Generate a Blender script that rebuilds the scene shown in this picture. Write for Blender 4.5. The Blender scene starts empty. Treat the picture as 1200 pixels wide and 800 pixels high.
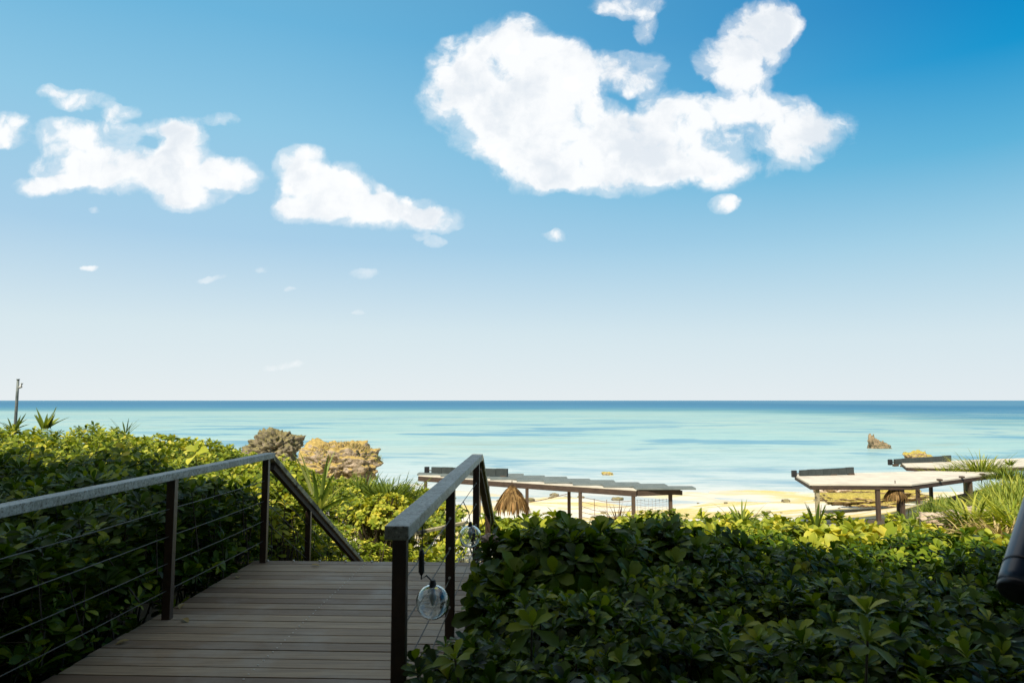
import bpy, bmesh, math, random
import numpy as np
from mathutils import Vector, noise as mn
R = math.radians
S = bpy.context.scene
C = S.collection
rng = np.random.default_rng(7)
random.seed(7)

# ------------------------------------------------------------------ camera
F = 800.0                       # focal length in units of a 1200 px wide frame (24 mm)
TILT = math.atan(69/F)
cam = bpy.data.cameras.new('camera'); cam.lens = 24; cam.sensor_width = 36
cam.clip_start = .05; cam.clip_end = 60000
cam.dof.use_dof = True; cam.dof.focus_distance = 14; cam.dof.aperture_fstop = 5.6
co = bpy.data.objects.new('camera', cam); C.objects.link(co)
co.location = (0, 0, 1.6); co.rotation_euler = (R(90)+TILT, 0, 0)
S.camera = co

SUN_EL, SUN_AZ = 50, 22         # the sun stands behind the camera, to the left
SUN_STR, SKY_STR = 4.6, .15
EXPO = .52

def ray(px, py):
    u = (px-600)/F; v = (400-py)/F
    return (u, math.cos(TILT)-v*math.sin(TILT), math.sin(TILT)+v*math.cos(TILT))
def at(px, py, D):
    """world point on that sight line at ground distance D"""
    d = ray(px, py); k = D/d[1]
    return Vector((d[0]*k, D, 1.6+d[2]*k))

# ------------------------------------------------------------------ node helpers
class NT:
    def __init__(s, tree): s.t = tree; s.n = tree.nodes; s.l = tree.links
    def new(s, typ, **kw):
        n = s.n.new(typ)
        for k, v in kw.items(): setattr(n, k, v)
        return n
    def put(s, sock, v):
        if v is None: return
        if isinstance(v, bpy.types.NodeSocket): s.l.new(v, sock)
        else:
            try: sock.default_value = v
            except Exception: sock.default_value = (*v, 1) if hasattr(v, '__len__') else v
    def math(s, op, a, b=None, c=None, clamp=False):
        n = s.new('ShaderNodeMath', operation=op, use_clamp=clamp)
        for i, v in enumerate((a, b, c)):
            if v is not None: s.put(n.inputs[i], v)
        return n.outputs[0]
    def vec(s, op, a, b=None, c=None, out=0):
        n = s.new('ShaderNodeVectorMath', operation=op)
        for i, v in enumerate((a, b, c)):
            if v is not None: s.put(n.inputs[i], v)
        return n.outputs[out]
    def mix(s, f, a, b, mode='MIX'):
        n = s.new('ShaderNodeMix', data_type='RGBA', blend_type=mode)
        s.put(n.inputs[0], f); s.put(n.inputs[6], a); s.put(n.inputs[7], b)
        return n.outputs[2]
    def noise(s, vec, scale, detail=4, rough=.5, dist=0, out=0, dim='3D'):
        n = s.new('ShaderNodeTexNoise', noise_dimensions=dim)
        if vec is not None: s.l.new(vec, n.inputs['Vector'])
        n.inputs['Scale'].default_value = scale; n.inputs['Detail'].default_value = detail
        n.inputs['Roughness'].default_value = rough; n.inputs['Distortion'].default_value = dist
        return n.outputs[out]
    def ramp(s, f, stops, interp='LINEAR'):
        n = s.new('ShaderNodeValToRGB'); n.color_ramp.interpolation = interp
        e = n.color_ramp.elements
        while len(e) < len(stops): e.new(.5)
        for i, (p, c) in enumerate(stops):
            e[i].position = p; e[i].color = (*c, 1) if len(c) == 3 else c
        s.l.new(f, n.inputs[0]); return n.outputs[0]
    def maprange(s, v, a, b, c=0, d=1, smooth=False):
        n = s.new('ShaderNodeMapRange', interpolation_type='SMOOTHSTEP' if smooth else 'LINEAR')
        s.put(n.inputs[0], v)
        for i, x in enumerate((a, b, c, d)): n.inputs[i+1].default_value = x
        return n.outputs[0]

# ------------------------------------------------------------------ world: sky with cumulus at infinity
W = bpy.data.worlds.new('World'); S.world = W; W.use_nodes = True
t = NT(W.node_tree); t.n.clear()
out = t.new('ShaderNodeOutputWorld'); bg = t.new('ShaderNodeBackground')
sky = t.new('ShaderNodeTexSky', sky_type='NISHITA'); sky.sun_disc = False
sky.sun_elevation = R(SUN_EL); sky.sun_rotation = R(180+SUN_AZ)
sky.air_density = 1.0; sky.dust_density = .5; sky.ozone_density = 2.2; sky.altitude = 0
geo = t.new('ShaderNodeTexCoord'); d = geo.outputs['Generated']
dn = t.vec('NORMALIZE', d)
sep = t.new('ShaderNodeSeparateXYZ'); t.l.new(dn, sep.inputs[0])
x, y, z = sep.outputs
ysafe = t.math('MAXIMUM', y, .08)
u = t.math('DIVIDE', x, ysafe); w = t.math('DIVIDE', z, ysafe)
# clear air deepens with height and pales towards the sea
el = t.math('MAXIMUM', z, 0)
def air(stops):
    k = SKY_STR*.56*2**EXPO; res = []
    for p_, c_ in stops:
        res.append((p_, tuple((q/255)**2.2/k/12 for q in c_)))
    return res
left = t.ramp(el, air([(0, (231, 238, 241)), (.1, (214, 231, 238)), (.22, (168, 207, 233)), (.36, (142, 199, 229)), (.48, (108, 180, 220)), (1, (60, 110, 150))]))
right = t.ramp(el, air([(0, (226, 235, 240)), (.08, (211, 229, 237)), (.2, (160, 207, 230)), (.3, (94, 178, 218)), (.4, (20, 148, 206)), (.47, (0, 132, 195)), (1, (10, 80, 140))]))
side = t.maprange(u, -.45, .85, 0, 1, True)
grad = t.vec('SCALE', t.mix(side, left, right), None); grad.node.inputs['Scale'].default_value = 12
pale = t.mix(.975, t.vec('MULTIPLY', sky.outputs[0], (.95, .97, .95)), grad)
comb = t.new('ShaderNodeCombineXYZ'); t.l.new(u, comb.inputs[0]); t.l.new(w, comb.inputs[1])
uv = comb.outputs[0]
wn = t.noise(uv, 7, 3, .55, out=1)
warp = t.vec('MULTIPLY_ADD', t.vec('SUBTRACT', wn, (.5, .5, .5)), (.045, .035, 0), uv)
wn2 = t.noise(uv, 30, 3, .6, out=1)
warp = t.vec('MULTIPLY_ADD', t.vec('SUBTRACT', wn2, (.5, .5, .5)), (.022, .018, 0), warp)
blobs = [ # px, py, rx, ry, weight
 (545,75,52,40,1),(600,58,52,46,1.2),(530,112,48,45,1),(620,105,95,70,1.6),(595,150,75,50,1.4),(650,185,85,42,1.4),
 (700,155,66,46,1.3),(650,92,55,58,1.1),(750,175,80,48,1.4),(800,165,62,48,1.3),(720,205,90,28,1.1),(785,135,42,34,.8),
 (620,205,50,28,.9),(840,200,45,26,.5),(830,130,55,26,.7),(870,125,50,26,.8),
 (882,45,46,52,1.3),(912,25,36,32,1.1),(850,72,42,36,1.2),(868,95,42,24,1.0),(905,135,62,34,1.0),(938,158,58,42,.9),(972,152,40,30,.65),(930,190,40,18,.5),(890,200,44,16,.45),(850,195,34,22,.6),
 (850,238,22,14,.9),(745,85,50,32,.95),(712,78,34,24,.5),(735,6,50,18,1),(757,28,18,26,.8),(880,170,44,18,.45),
 (352,195,36,34,1.1),(370,228,52,38,1.3),(410,235,64,34,1.3),(460,248,58,26,1.2),(510,258,36,18,1.1),(400,212,40,26,.9),(345,245,26,18,.8),
 (100,192,72,30,1.2),(150,200,90,32,1.3),(212,170,34,34,1.1),(222,208,66,38,1.3),(268,200,44,24,1.1),(62,214,46,14,1.0),(185,150,30,14,.7),
 (75,158,50,26,.95),(125,158,46,24,.9),(40,215,34,14,.9),(290,208,30,18,.8),(98,115,44,16,1.0),(60,106,22,10,.7),(142,130,26,13,.9),(257,144,30,8,.7),(215,232,40,18,1),
 (3,150,36,26,1.1),(20,135,16,10,.6),(110,248,9,5,.6),(250,325,20,5,.6),(648,275,16,9,.62),(426,323,18,8,.6),(508,284,16,9,.6),(490,276,14,6,.5),(335,341,10,4,.5),
 (335,427,26,5,.5),(422,365,10,4,.45),(103,315,10,4,.4),(305,318,10,4,.4)]
acc = None
for (px, py, rx, ry, wt) in blobs:
    r0 = ray(px, py); u0, w0 = r0[0]/r0[1], r0[2]/r0[1]
    k = F/(r0[1]*1.0)
    sx, sy = F*r0[1]/rx, F*(r0[1]**1.0)/ry
    v = t.vec('MULTIPLY_ADD', warp, (sx, sy, 0), (-u0*sx, -w0*sy, 0))
    q = t.vec('DOT_PRODUCT', v, v, out=1)
    m = t.math('MAXIMUM', t.math('MULTIPLY_ADD', q, -wt, wt), 0)
    acc = m if acc is None else t.math('ADD', acc, m)
acc = t.math('MINIMUM', acc, 1.5)
fb = t.noise(warp, 17, 10, .62, .2)
vor = t.new('ShaderNodeTexVoronoi', feature='F1'); t.l.new(warp, vor.inputs['Vector']); vor.inputs['Scale'].default_value = 17
vor.inputs['Detail'].default_value = 2; vor.inputs['Roughness'].default_value = .55; vor.inputs['Lacunarity'].default_value = 2.3
puff = t.math('MULTIPLY_ADD', vor.outputs['Distance'], -1.0, .5)
dens = t.math('ADD', acc, t.math('MULTIPLY_ADD', fb, 3.1, -1.46))
dens = t.math('ADD', dens, t.math('MULTIPLY', puff, .55))
gate = t.maprange(acc, 0, .28, 0, 1, True)
alpha = t.math('MULTIPLY', t.math('POWER', t.maprange(dens, .03, 1.05, 0, 1, True), 1), gate, clamp=True)
wisp = t.math('MULTIPLY', t.maprange(t.math('ADD', acc, t.math('MULTIPLY_ADD', fb, 3.2, -1.5)), -.1, .9, 0, .4, True), gate)
alpha = t.math('MAXIMUM', alpha, wisp)
front = t.maprange(y, .1, .2)
alpha = t.math('MULTIPLY', t.math('MULTIPLY', alpha, front), .97)
# thick hearts and undersides of the clouds are a little greyer, the puffs' tops white
body = t.noise(t.vec('ADD', warp, (-.012, .012, 0)), 8, 6, .6)
grey = t.math('MULTIPLY', t.maprange(body, .44, .64, 0, 1, True), t.maprange(acc, .55, 1.1, 0, 1, True))
grey = t.math('ADD', t.math('MULTIPLY', grey, .62), t.math('MULTIPLY', t.maprange(vor.outputs['Distance'], .4, .7), .25), clamp=True)
cc = t.mix(grey, (9.0, 8.95, 8.85, 1), (6.3, 6.8, 7.35, 1))
final = t.mix(alpha, pale, cc)
# broken cloud cover added overhead, out of view, to brighten and warm the shade
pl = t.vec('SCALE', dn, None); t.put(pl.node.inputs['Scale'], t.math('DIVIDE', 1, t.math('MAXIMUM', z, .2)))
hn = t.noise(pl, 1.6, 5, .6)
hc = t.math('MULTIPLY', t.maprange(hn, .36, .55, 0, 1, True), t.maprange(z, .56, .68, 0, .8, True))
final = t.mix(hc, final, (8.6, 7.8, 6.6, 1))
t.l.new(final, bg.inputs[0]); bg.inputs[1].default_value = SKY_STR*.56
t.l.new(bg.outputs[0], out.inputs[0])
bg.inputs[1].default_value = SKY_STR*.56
W.cycles.sampling_method = 'MANUAL'; W.cycles.sample_map_resolution = 512

sl = bpy.data.lights.new('sun', 'SUN'); sl.energy = SUN_STR; sl.angle = R(.53); sl.color = (1, .93, .80)
so = bpy.data.objects.new('sun', sl); C.objects.link(so)
sd = Vector((math.sin(R(SUN_AZ))*math.cos(R(SUN_EL)), math.cos(R(SUN_AZ))*math.cos(R(SUN_EL)), -math.sin(R(SUN_EL))))
so.rotation_euler = sd.to_track_quat('-Z', 'Y').to_euler(); so.location = (-10, -20, 30)

vs = S.view_settings; vs.view_transform = 'Standard'; vs.look = 'None'; vs.gamma = 1; vs.exposure = EXPO; vs.use_curve_mapping = False
S.render.engine = 'CYCLES'
cy = S.cycles; cy.max_bounces = 8; cy.diffuse_bounces = 3; cy.glossy_bounces = 3; cy.transmission_bounces = 8; cy.transparent_max_bounces = 6
cy.use_denoising = True

# ------------------------------------------------------------------ materials
MATS = {}
def mat(name):
    m = bpy.data.materials.new(name); m.use_nodes = True; MATS[name] = m
    t = NT(m.node_tree); b = t.n['Principled BSDF']
    return m, t, b
def objco(t): return t.new('ShaderNodeTexCoord').outputs['Object']
def pos(t): return t.new('ShaderNodeNewGeometry').outputs['Position']
def bump(t, b, h, strength=.4, dist=.01):
    n = t.new('ShaderNodeBump'); n.inputs['Strength'].default_value = strength; n.inputs['Distance'].default_value = dist
    t.l.new(h, n.inputs['Height']); t.l.new(n.outputs[0], b.inputs['Normal'])

def leaf_mat(name, c_dark, c_mid, c_light, trans=.3, rough=.45):
    m, t, b = mat(name)
    a = t.new('ShaderNodeAttribute', attribute_name='tint').outputs['Fac']
    p = pos(t)
    n = t.noise(p, 1.3, 3)
    f = t.math('MULTIPLY_ADD', t.math('SUBTRACT', n, .5), .5, a, clamp=True)
    c = t.ramp(f, [(0, c_dark), (.55, c_mid), (.9, c_light), (1, (c_light[0]*1.12, c_light[1]*1.0, c_light[2]))])
    t.l.new(c, b.inputs['Base Color']); b.inputs['Roughness'].default_value = rough
    b.inputs['Specular IOR Level'].default_value = .18
    bump(t, b, t.noise(p, 60, 2), .25, .004)
    tr = t.new('ShaderNodeBsdfTranslucent')
    tc = t.mix(1, c, (1.5, 1.45, .55, 1), 'MULTIPLY'); t.l.new(tc, tr.inputs[0])
    mx = t.new('ShaderNodeMixShader'); mx.inputs[0].default_value = trans
    t.l.new(b.outputs[0], mx.inputs[1]); t.l.new(tr.outputs[0], mx.inputs[2])
    t.l.new(mx.outputs[0], t.n['Material Output'].inputs[0])
    return m
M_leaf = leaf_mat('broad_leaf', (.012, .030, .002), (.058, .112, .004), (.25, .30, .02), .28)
M_lime_sunlit = leaf_mat('lime_sunlit_leaf', (.06, .10, .010), (.22, .27, .022), (.50, .48, .06), .3, .45)  # for lime shrubs, and a brighter copy of the broad leaf for sunlit hedges
M_strap = leaf_mat('strap_leaf', (.04, .07, .010), (.17, .22, .025), (.42, .42, .07), .3, .42)
M_dry = leaf_mat('dry_grass', (.16, .12, .04), (.38, .29, .12), (.6, .48, .25), .2, .7)
M_varie = leaf_mat('striped_leaf', (.12, .18, .03), (.34, .38, .11), (.60, .60, .30), .25, .4)
M_straw = leaf_mat('straw', (.05, .028, .010), (.15, .085, .026), (.32, .20, .075), .15, .8)

def simple(name, col, rough=.6, col2=None, scale=6, detail=6, stretch=(1, 1, 1), bumps=.3, spec=.4, metal=0, lo=.35, hi=.65):
    m, t, b = mat(name)
    mp = t.vec('MULTIPLY', objco(t), stretch)
    n = t.noise(mp, scale, detail, .6)
    c = t.mix(t.maprange(n, lo, hi), col, col2 or tuple(q*.7 for q in col))
    t.l.new(c, b.inputs['Base Color']); b.inputs['Roughness'].default_value = rough
    b.inputs['Specular IOR Level'].default_value = spec; b.inputs['Metallic'].default_value = metal
    if bumps: bump(t, b, t.noise(mp, scale*4, 4), bumps, .006)
    return m
M_stem = simple('stem', (.10, .075, .04), .8, (.05, .035, .02), 20)
M_steel = simple('dark_painted_steel', (.035, .022, .016), .4, (.06, .035, .02), 8, spec=.5)
M_cable = simple('steel_cable', (.10, .09, .07), .5, (.06, .055, .045), 40, metal=.2, bumps=0)
M_black = simple('black_rubber', (.012, .012, .013), .45, (.02, .02, .02), 10, bumps=0)
M_post = simple('weathered_dark_timber', (.10, .065, .04), .8, (.05, .033, .022), 9, stretch=(6, 6, .7))
M_beam = simple('brown_fascia_timber', (.075, .048, .032), .75, (.04, .026, .018), 5, stretch=(1, 1, 4))
M_cream = simple('cream_roof_board', (.60, .54, .43), .8, (.46, .41, .33), 2.2, stretch=(1, 1, 3))
M_sheet = simple('grey_corrugated_sheet', (.17, .195, .185), .55, (.12, .145, .14), 4)
M_roll = simple('dark_grey_canvas', (.045, .055, .052), .85, (.03, .038, .036), 5)
M_net = simple('pale_rope', (.40, .42, .45), .8, (.25, .22, .2), 14, bumps=0)
M_rope = simple('brown_rope', (.22, .13, .07), .9, (.12, .07, .04), 14, bumps=0)
M_shell = simple('pinkish_shell', (.62, .47, .38), .5, (.42, .28, .2), 18)
M_pole = simple('grey_green_pole', (.16, .18, .16), .5, (.09, .11, .10), 8)
M_lampw = simple('pale_lamp_cover', (.6, .62, .58), .4, (.5, .5, .46), 8, bumps=0)
M_tube = simple('dark_blue_gloss_tube', (.03, .06, .11), .32, (.02, .035, .06), 3, bumps=.03, spec=.8)
M_cap = simple('black_plastic_cap', (.01, .01, .012), .4, (.02, .02, .02), 6, bumps=0)
M_wall = simple('cream_render_wall', (.55, .50, .42), .9, (.48, .43, .36), 1.5)
M_roof = simple('brown_roof_tile', (.20, .10, .07), .85, (.14, .07, .05), 4)
M_dwood = simple('dark_window_frame', (.06, .04, .03), .5, (.04, .03, .02), 6)
M_screw = simple('bright_screw_heads', (.75, .72, .62), .5, (.5, .48, .4), 20, bumps=0)  # pale colour paints the glint of heads catching the light

# handrail: painted grey green timber, worn pale and speckled
m, t, b = mat('worn_painted_handrail'); M_rail = m
p = objco(t)
n1 = t.noise(p, 9, 6, .65); n2 = t.noise(p, 60, 5, .7)
c = t.mix(t.maprange(n1, .38, .62), (.19, .21, .18), (.33, .36, .33))
c = t.mix(t.maprange(n2, .56, .66), c, (.50, .50, .42))
c = t.mix(t.maprange(n2, .46, .37), c, (.085, .07, .045))
t.l.new(c, b.inputs['Base Color']); b.inputs['Roughness'].default_value = .5
bump(t, b, n2, .4, .003)
# sloping handrails: raw weathered wood
m, t, b = mat('weathered_pale_timber'); M_slope = m
p = t.vec('MULTIPLY', objco(t), (20, 1.2, 20))
n1 = t.noise(p, 2.5, 6, .65); n2 = t.noise(objco(t), 5, 4)
c = t.mix(t.maprange(n1, .35, .65), (.20, .16, .08), (.46, .40, .24))
c = t.mix(t.maprange(n2, .52, .62), c, (.09, .075, .045))
t.l.new(c, b.inputs['Base Color']); b.inputs['Roughness'].default_value = .75
bump(t, b, n1, .4, .004)
# deck boards
m, t, b = mat('deck_board'); M_deck = m
a = t.new('ShaderNodeAttribute', attribute_name='tint').outputs['Fac']
p = objco(t)
mp = t.vec('MULTIPLY', p, (1.0, 22, 6))
cmb = t.new('ShaderNodeCombineXYZ'); t.put(cmb.inputs[2], t.math('MULTIPLY', a, 31))
mp = t.vec('ADD', mp, cmb.outputs[0])
g = t.noise(mp, 2.2, 8, .7, .4); st = t.noise(p, 1.4, 5, .6)
c = t.mix(a, (.17, .115, .068), (.42, .33, .205))
c = t.mix(t.maprange(g, .35, .7, 0, .8), c, (.13, .095, .06))
c = t.mix(t.maprange(st, .5, .75, 0, .6), c, (.40, .39, .34))
t.l.new(c, b.inputs['Base Color']); b.inputs['Roughness'].default_value = .62
b.inputs['Specular IOR Level'].default_value = .4
bump(t, b, g, .35, .004)
# ground: soil near, sand on the beach
m, t, b = mat('ground'); M_ground = m
p = pos(t); sp = t.new('ShaderNodeSeparateXYZ'); t.l.new(p, sp.inputs[0])
nbig = t.noise(p, .13, 5, .6); nmed = t.noise(p, .55, 6, .65, .6); nfin = t.noise(p, 9, 6, .7)
sand = t.mix(t.maprange(nfin, .3, .7), (.66, .62, .52), (.56, .52, .42))
gold = t.mix(t.maprange(nfin, .3, .7), (.62, .50, .20), (.48, .36, .11))
shell_ = t.vec('MULTIPLY', p, (.5, 1.6, 1))
nst = t.noise(shell_, .32, 6, .62, .8)
sandc = t.mix(t.maprange(nst, .44, .56, 0, 1, True), sand, gold)
sandc = t.mix(t.maprange(t.noise(shell_, 1.4, 6, .7), .64, .74), sandc, (.22, .17, .10))
wet = t.maprange(sp.outputs[2], -4.25, -4.46, 0, 1, True)
sandc = t.mix(t.math('MULTIPLY', wet, .7), sandc, (.50, .47, .38))
soil = t.mix(nmed, (.035, .025, .015), (.09, .065, .04))
land = t.maprange(t.math('ADD', sp.outputs[2], t.math('MULTIPLY_ADD', nmed, 1.2, -.6)), -2.9, -2.3, 0, 1, True)
c = t.mix(land, sandc, soil)
t.l.new(c, b.inputs['Base Color']); b.inputs['Roughness'].default_value = .85
bump(t, b, nfin, .5, .03)
# sea: colour of the bottom seen through the water, by distance from the shore, with haze at the horizon
m, t, b = mat('sea_water'); M_sea = m
p = pos(t); sp = t.new('ShaderNodeSeparateXYZ'); t.l.new(p, sp.inputs[0])
pw = t.vec('MULTIPLY', p, (.5, .9, 1))
lo = t.noise(pw, .012, 5, .6, .5); me = t.noise(pw, .06, 5, .6, .5); hi = t.noise(pw, .35, 5, .65)
s_ = t.math('DIVIDE', 4880, t.math('MAXIMUM', sp.outputs[1], 20))
xk = t.math('DIVIDE', sp.outputs[0], t.math('MAXIMUM', sp.outputs[1], 20))
s2 = t.math('ADD', s_, t.math('MULTIPLY', t.math('SUBTRACT', lo, .5), t.maprange(s_, 3, 25, 2, 14)))
s2 = t.math('SUBTRACT', s2, t.math('MULTIPLY', t.maprange(xk, .2, .75, 0, 1, True), t.maprange(s_, 10, 30, 5, 16)))
col = t.ramp(t.math('DIVIDE', s2, 110), [(0, (.05, .16, .25)), (.03, (.02, .12, .22)), (.07, (.03, .15, .25)), (.10, (.08, .22, .26)), (.125, (.25, .38, .36)),  # first stop lightened to paint a soft haze band at the horizon
    (.38, (.28, .42, .40)), (.58, (.33, .44, .43)), (.80, (.43, .49, .48)), (1, (.54, .53, .48))])
stk = t.noise(t.vec('MULTIPLY', p, (.09, .24, 1)), 1, 9, .75)
stk2 = t.noise(t.vec('MULTIPLY', p, (.012, .05, 1)), 1, 9, .7)
col = t.mix(t.math('MULTIPLY', t.maprange(stk, .47, .62), t.maprange(s_, 10, 18, .1, .5)), col, (.14, .29, .32))
col = t.mix(t.math('MULTIPLY', t.maprange(stk2, .50, .40), t.maprange(s_, 10, 16, 0, .5)), col, (.36, .43, .37))
pt = t.math('MULTIPLY', t.maprange(me, .50, .62, 0, 1, True), t.maprange(s_, 12, 30, 0, .75))
col = t.mix(pt, col, (.08, .23, .33))
pt2 = t.math('MULTIPLY', t.maprange(me, .40, .30, 0, 1, True), t.maprange(s_, 9, 16, 0, .4))
col = t.mix(pt2, col, (.27, .32, .26))
pt3 = t.math('MULTIPLY', t.maprange(hi, .60, .72, 0, 1, True), t.maprange(s_, 60, 100, 0, .35))
col = t.mix(pt3, col, (.24, .27, .24))
df = t.new('ShaderNodeBsdfDiffuse'); t.l.new(col, df.inputs[0])
gl = t.new('ShaderNodeBsdfGlossy'); gl.inputs['Roughness'].default_value = .22; gl.inputs[0].default_value = (.85, .93, 1, 1)
wav = t.noise(t.vec('MULTIPLY', p, (.5, 1.4, 1)), 1.6, 6, .65)
bp = t.new('ShaderNodeBump'); bp.inputs['Strength'].default_value = .5; bp.inputs['Distance'].default_value = .12; t.l.new(wav, bp.inputs['Height'])
t.l.new(bp.outputs[0], gl.inputs['Normal']); t.l.new(bp.outputs[0], df.inputs['Normal'])
mx = t.new('ShaderNodeMixShader'); mx.inputs[0].default_value = .16
t.l.new(df.outputs[0], mx.inputs[1]); t.l.new(gl.outputs[0], mx.inputs[2]); t.l.new(mx.outputs[0], t.n['Material Output'].inputs[0])
t.n.remove(b)
# limestone rock with dry grass and moss on top
def rock_mat(name, top, side1, side2, topmin=.45):
    m, t, b = mat(name)
    p = objco(t); g = t.new('ShaderNodeNewGeometry')
    nz = t.new('ShaderNodeSeparateXYZ'); t.l.new(g.outputs['Normal'], nz.inputs[0])
    n1 = t.noise(p, 2.6, 7, .7); n2 = t.noise(p, 9, 6, .7)
    sc = t.mix(t.maprange(n1, .38, .62), side1, side2)
    sc = t.mix(t.maprange(n2, .54, .66), sc, (.06, .05, .035))
    tp = t.math('ADD', nz.outputs[2], t.math('MULTIPLY_ADD', n1, 1.1, -.55))
    c = t.mix(t.maprange(tp, topmin-.12, topmin+.12), sc, t.mix(t.maprange(n2, .4, .6), top, tuple(q*.62 for q in top)))
    t.l.new(c, b.inputs['Base Color']); b.inputs['Roughness'].default_value = .95
    b.inputs['Specular IOR Level'].default_value = .15
    bump(t, b, n2, .9, .08)
    return m
M_rockA = rock_mat('mossy_limestone', (.52, .37, .12), (.46, .36, .26), (.20, .155, .09), .42)
M_rockB = rock_mat('dark_mossy_limestone', (.26, .22, .10), (.27, .22, .15), (.11, .10, .055), .5)
M_rockC = rock_mat('golden_beach_rock', (.50, .40, .09), (.50, .38, .22), (.30, .20, .10), .5)
M_rockD = rock_mat('pale_beach_stone', (.60, .50, .38), (.62, .50, .38), (.42, .30, .2), .9)
m, t, b = mat('clear_glass'); M_glass = m
b.inputs['Base Color'].default_value = (.93, .98, 1, 1); b.inputs['Roughness'].default_value = .02
b.inputs['Transmission Weight'].default_value = 1; b.inputs['IOR'].default_value = 1.45
bump(t, b, t.noise(objco(t), 14, 2), .25, .01)
m, t, b = mat('window_glass'); M_win = m
b.inputs['Base Color'].default_value = (.03, .05, .06, 1); b.inputs['Roughness'].default_value = .05

# ------------------------------------------------------------------ mesh helpers
def link(name, me, m=None, parent=None, smooth=False):
    o = bpy.data.objects.new(name, me); C.objects.link(o)
    for q in (m if isinstance(m, (list, tuple)) else [m]):
        if q: me.materials.append(q)
    if smooth: me.polygons.foreach_set('use_smooth', [True]*len(me.polygons))
    if parent is not None:
        o.parent = parent; o.location = -Vector(parent['_base']) if '_base' in parent else (0, 0, 0)
    return o
def tag(o, label, cat, group=None, kind=None):
    o['label'] = label; o['category'] = cat
    if group: o['group'] = group
    if kind: o['kind'] = kind
    return o
def thing(name, label, cat, loc=(0, 0, 0), group=None):
    o = bpy.data.objects.new(name, None); C.objects.link(o); o.location = loc
    o.empty_display_size = .2
    o['_base'] = tuple(loc)
    return tag(o, label, cat, group)
def structure(o, label=None): 
    o['kind'] = 'structure'
    if label: o['label'] = label
    return o
class MB:
    """collects world-space shapes into one mesh"""
    def __init__(s): s.b = bmesh.new()
    def box(s, c, ax, ay, az, bevel=0):
        """centre, three half-axis vectors"""
        c, ax, ay, az = map(Vector, (c, ax, ay, az)); vs_ = []
        for i in (-1, 1):
            for j in (-1, 1):
                for k in (-1, 1): vs_.append(s.b.verts.new(c+ax*i+ay*j+az*k))
        fs = [(0, 1, 3, 2), (4, 6, 7, 5), (0, 4, 5, 1), (2, 3, 7, 6), (0, 2, 6, 4), (1, 5, 7, 3)]
        F_ = [s.b.faces.new([vs_[i] for i in f]) for f in fs]
        if bevel:
            es = list({e for f in F_ for e in f.edges})
            bmesh.ops.bevel(s.b, geom=es, offset=bevel, segments=2, affect='EDGES', profile=.6)
        return s
    def bar(s, p, q, w, h, up=(0, 0, 1), bevel=0):
        p, q = Vector(p), Vector(q); dr = (q-p); L = dr.length; dr.normalize()
        sd_ = dr.cross(Vector(up)).normalized(); u_ = sd_.cross(dr)
        return s.box((p+q)/2, sd_*w/2, dr*L/2, u_*h/2, bevel)
    def tube(s, pts, r, n=8, cap=True):
        pts = [Vector(p) for p in pts]; rings = []
        rs = r if hasattr(r, '__len__') else [r]*len(pts)
        for i, p in enumerate(pts):
            dr = (pts[min(i+1, len(pts)-1)]-pts[max(i-1, 0)]).normalized()
            a = dr.cross(Vector((.13, .31, 1)) if abs(dr.z) < .9 else Vector((1, .2, 0))).normalized(); c_ = dr.cross(a)
            rings.append([s.b.verts.new(p+(a*math.cos(2*math.pi*k/n)+c_*math.sin(2*math.pi*k/n))*rs[i]) for k in range(n)])
        for A, B in zip(rings, rings[1:]):
            for k in range(n): s.b.faces.new((A[k], A[(k+1) % n], B[(k+1) % n], B[k]))
        if cap: s.b.faces.new(rings[0][::-1]); s.b.faces.new(rings[-1])
        return s
    def poly(s, pts, thick):
        """horizontal polygon plate, top at the given points"""
        a = [s.b.verts.new(p) for p in pts]; c_ = [s.b.verts.new(Vector(p)-Vector((0, 0, thick))) for p in pts]
        s.b.faces.new(a); s.b.faces.new(c_[::-1]); n = len(pts)
        for i in range(n): s.b.faces.new((a[i], c_[i], c_[(i+1) % n], a[(i+1) % n]))
        return s
    def build(s, name, m, parent=None, smooth=False):
        bmesh.ops.recalc_face_normals(s.b, faces=s.b.faces)
        me = bpy.data.meshes.new(name); s.b.to_mesh(me); s.b.free()
        return link(name, me, m, parent, smooth)
def fast_mesh(name, V, Q, tint=None, mi=None):
    """V (n,3), Q (m,4) quads"""
    me = bpy.data.meshes.new(name)
    me.vertices.add(len(V)); me.vertices.foreach_set('co', np.ascontiguousarray(V, dtype=np.float32).ravel())
    me.loops.add(Q.size); me.loops.foreach_set('vertex_index', np.ascontiguousarray(Q, dtype=np.int32).ravel())
    me.polygons.add(len(Q)); me.polygons.foreach_set('loop_start', np.arange(0, Q.size, 4, dtype=np.int32))
    me.polygons.foreach_set('loop_total', np.full(len(Q), 4, dtype=np.int32))
    me.polygons.foreach_set('use_smooth', np.ones(len(Q), dtype=bool))
    if mi is not None: me.polygons.foreach_set('material_index', mi.astype(np.int32))
    if tint is not None:
        a = me.attributes.new('tint', 'FLOAT', 'POINT'); a.data.foreach_set('value', tint.astype(np.float32))
    me.update(calc_edges=True); me.validate()
    return me

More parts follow.
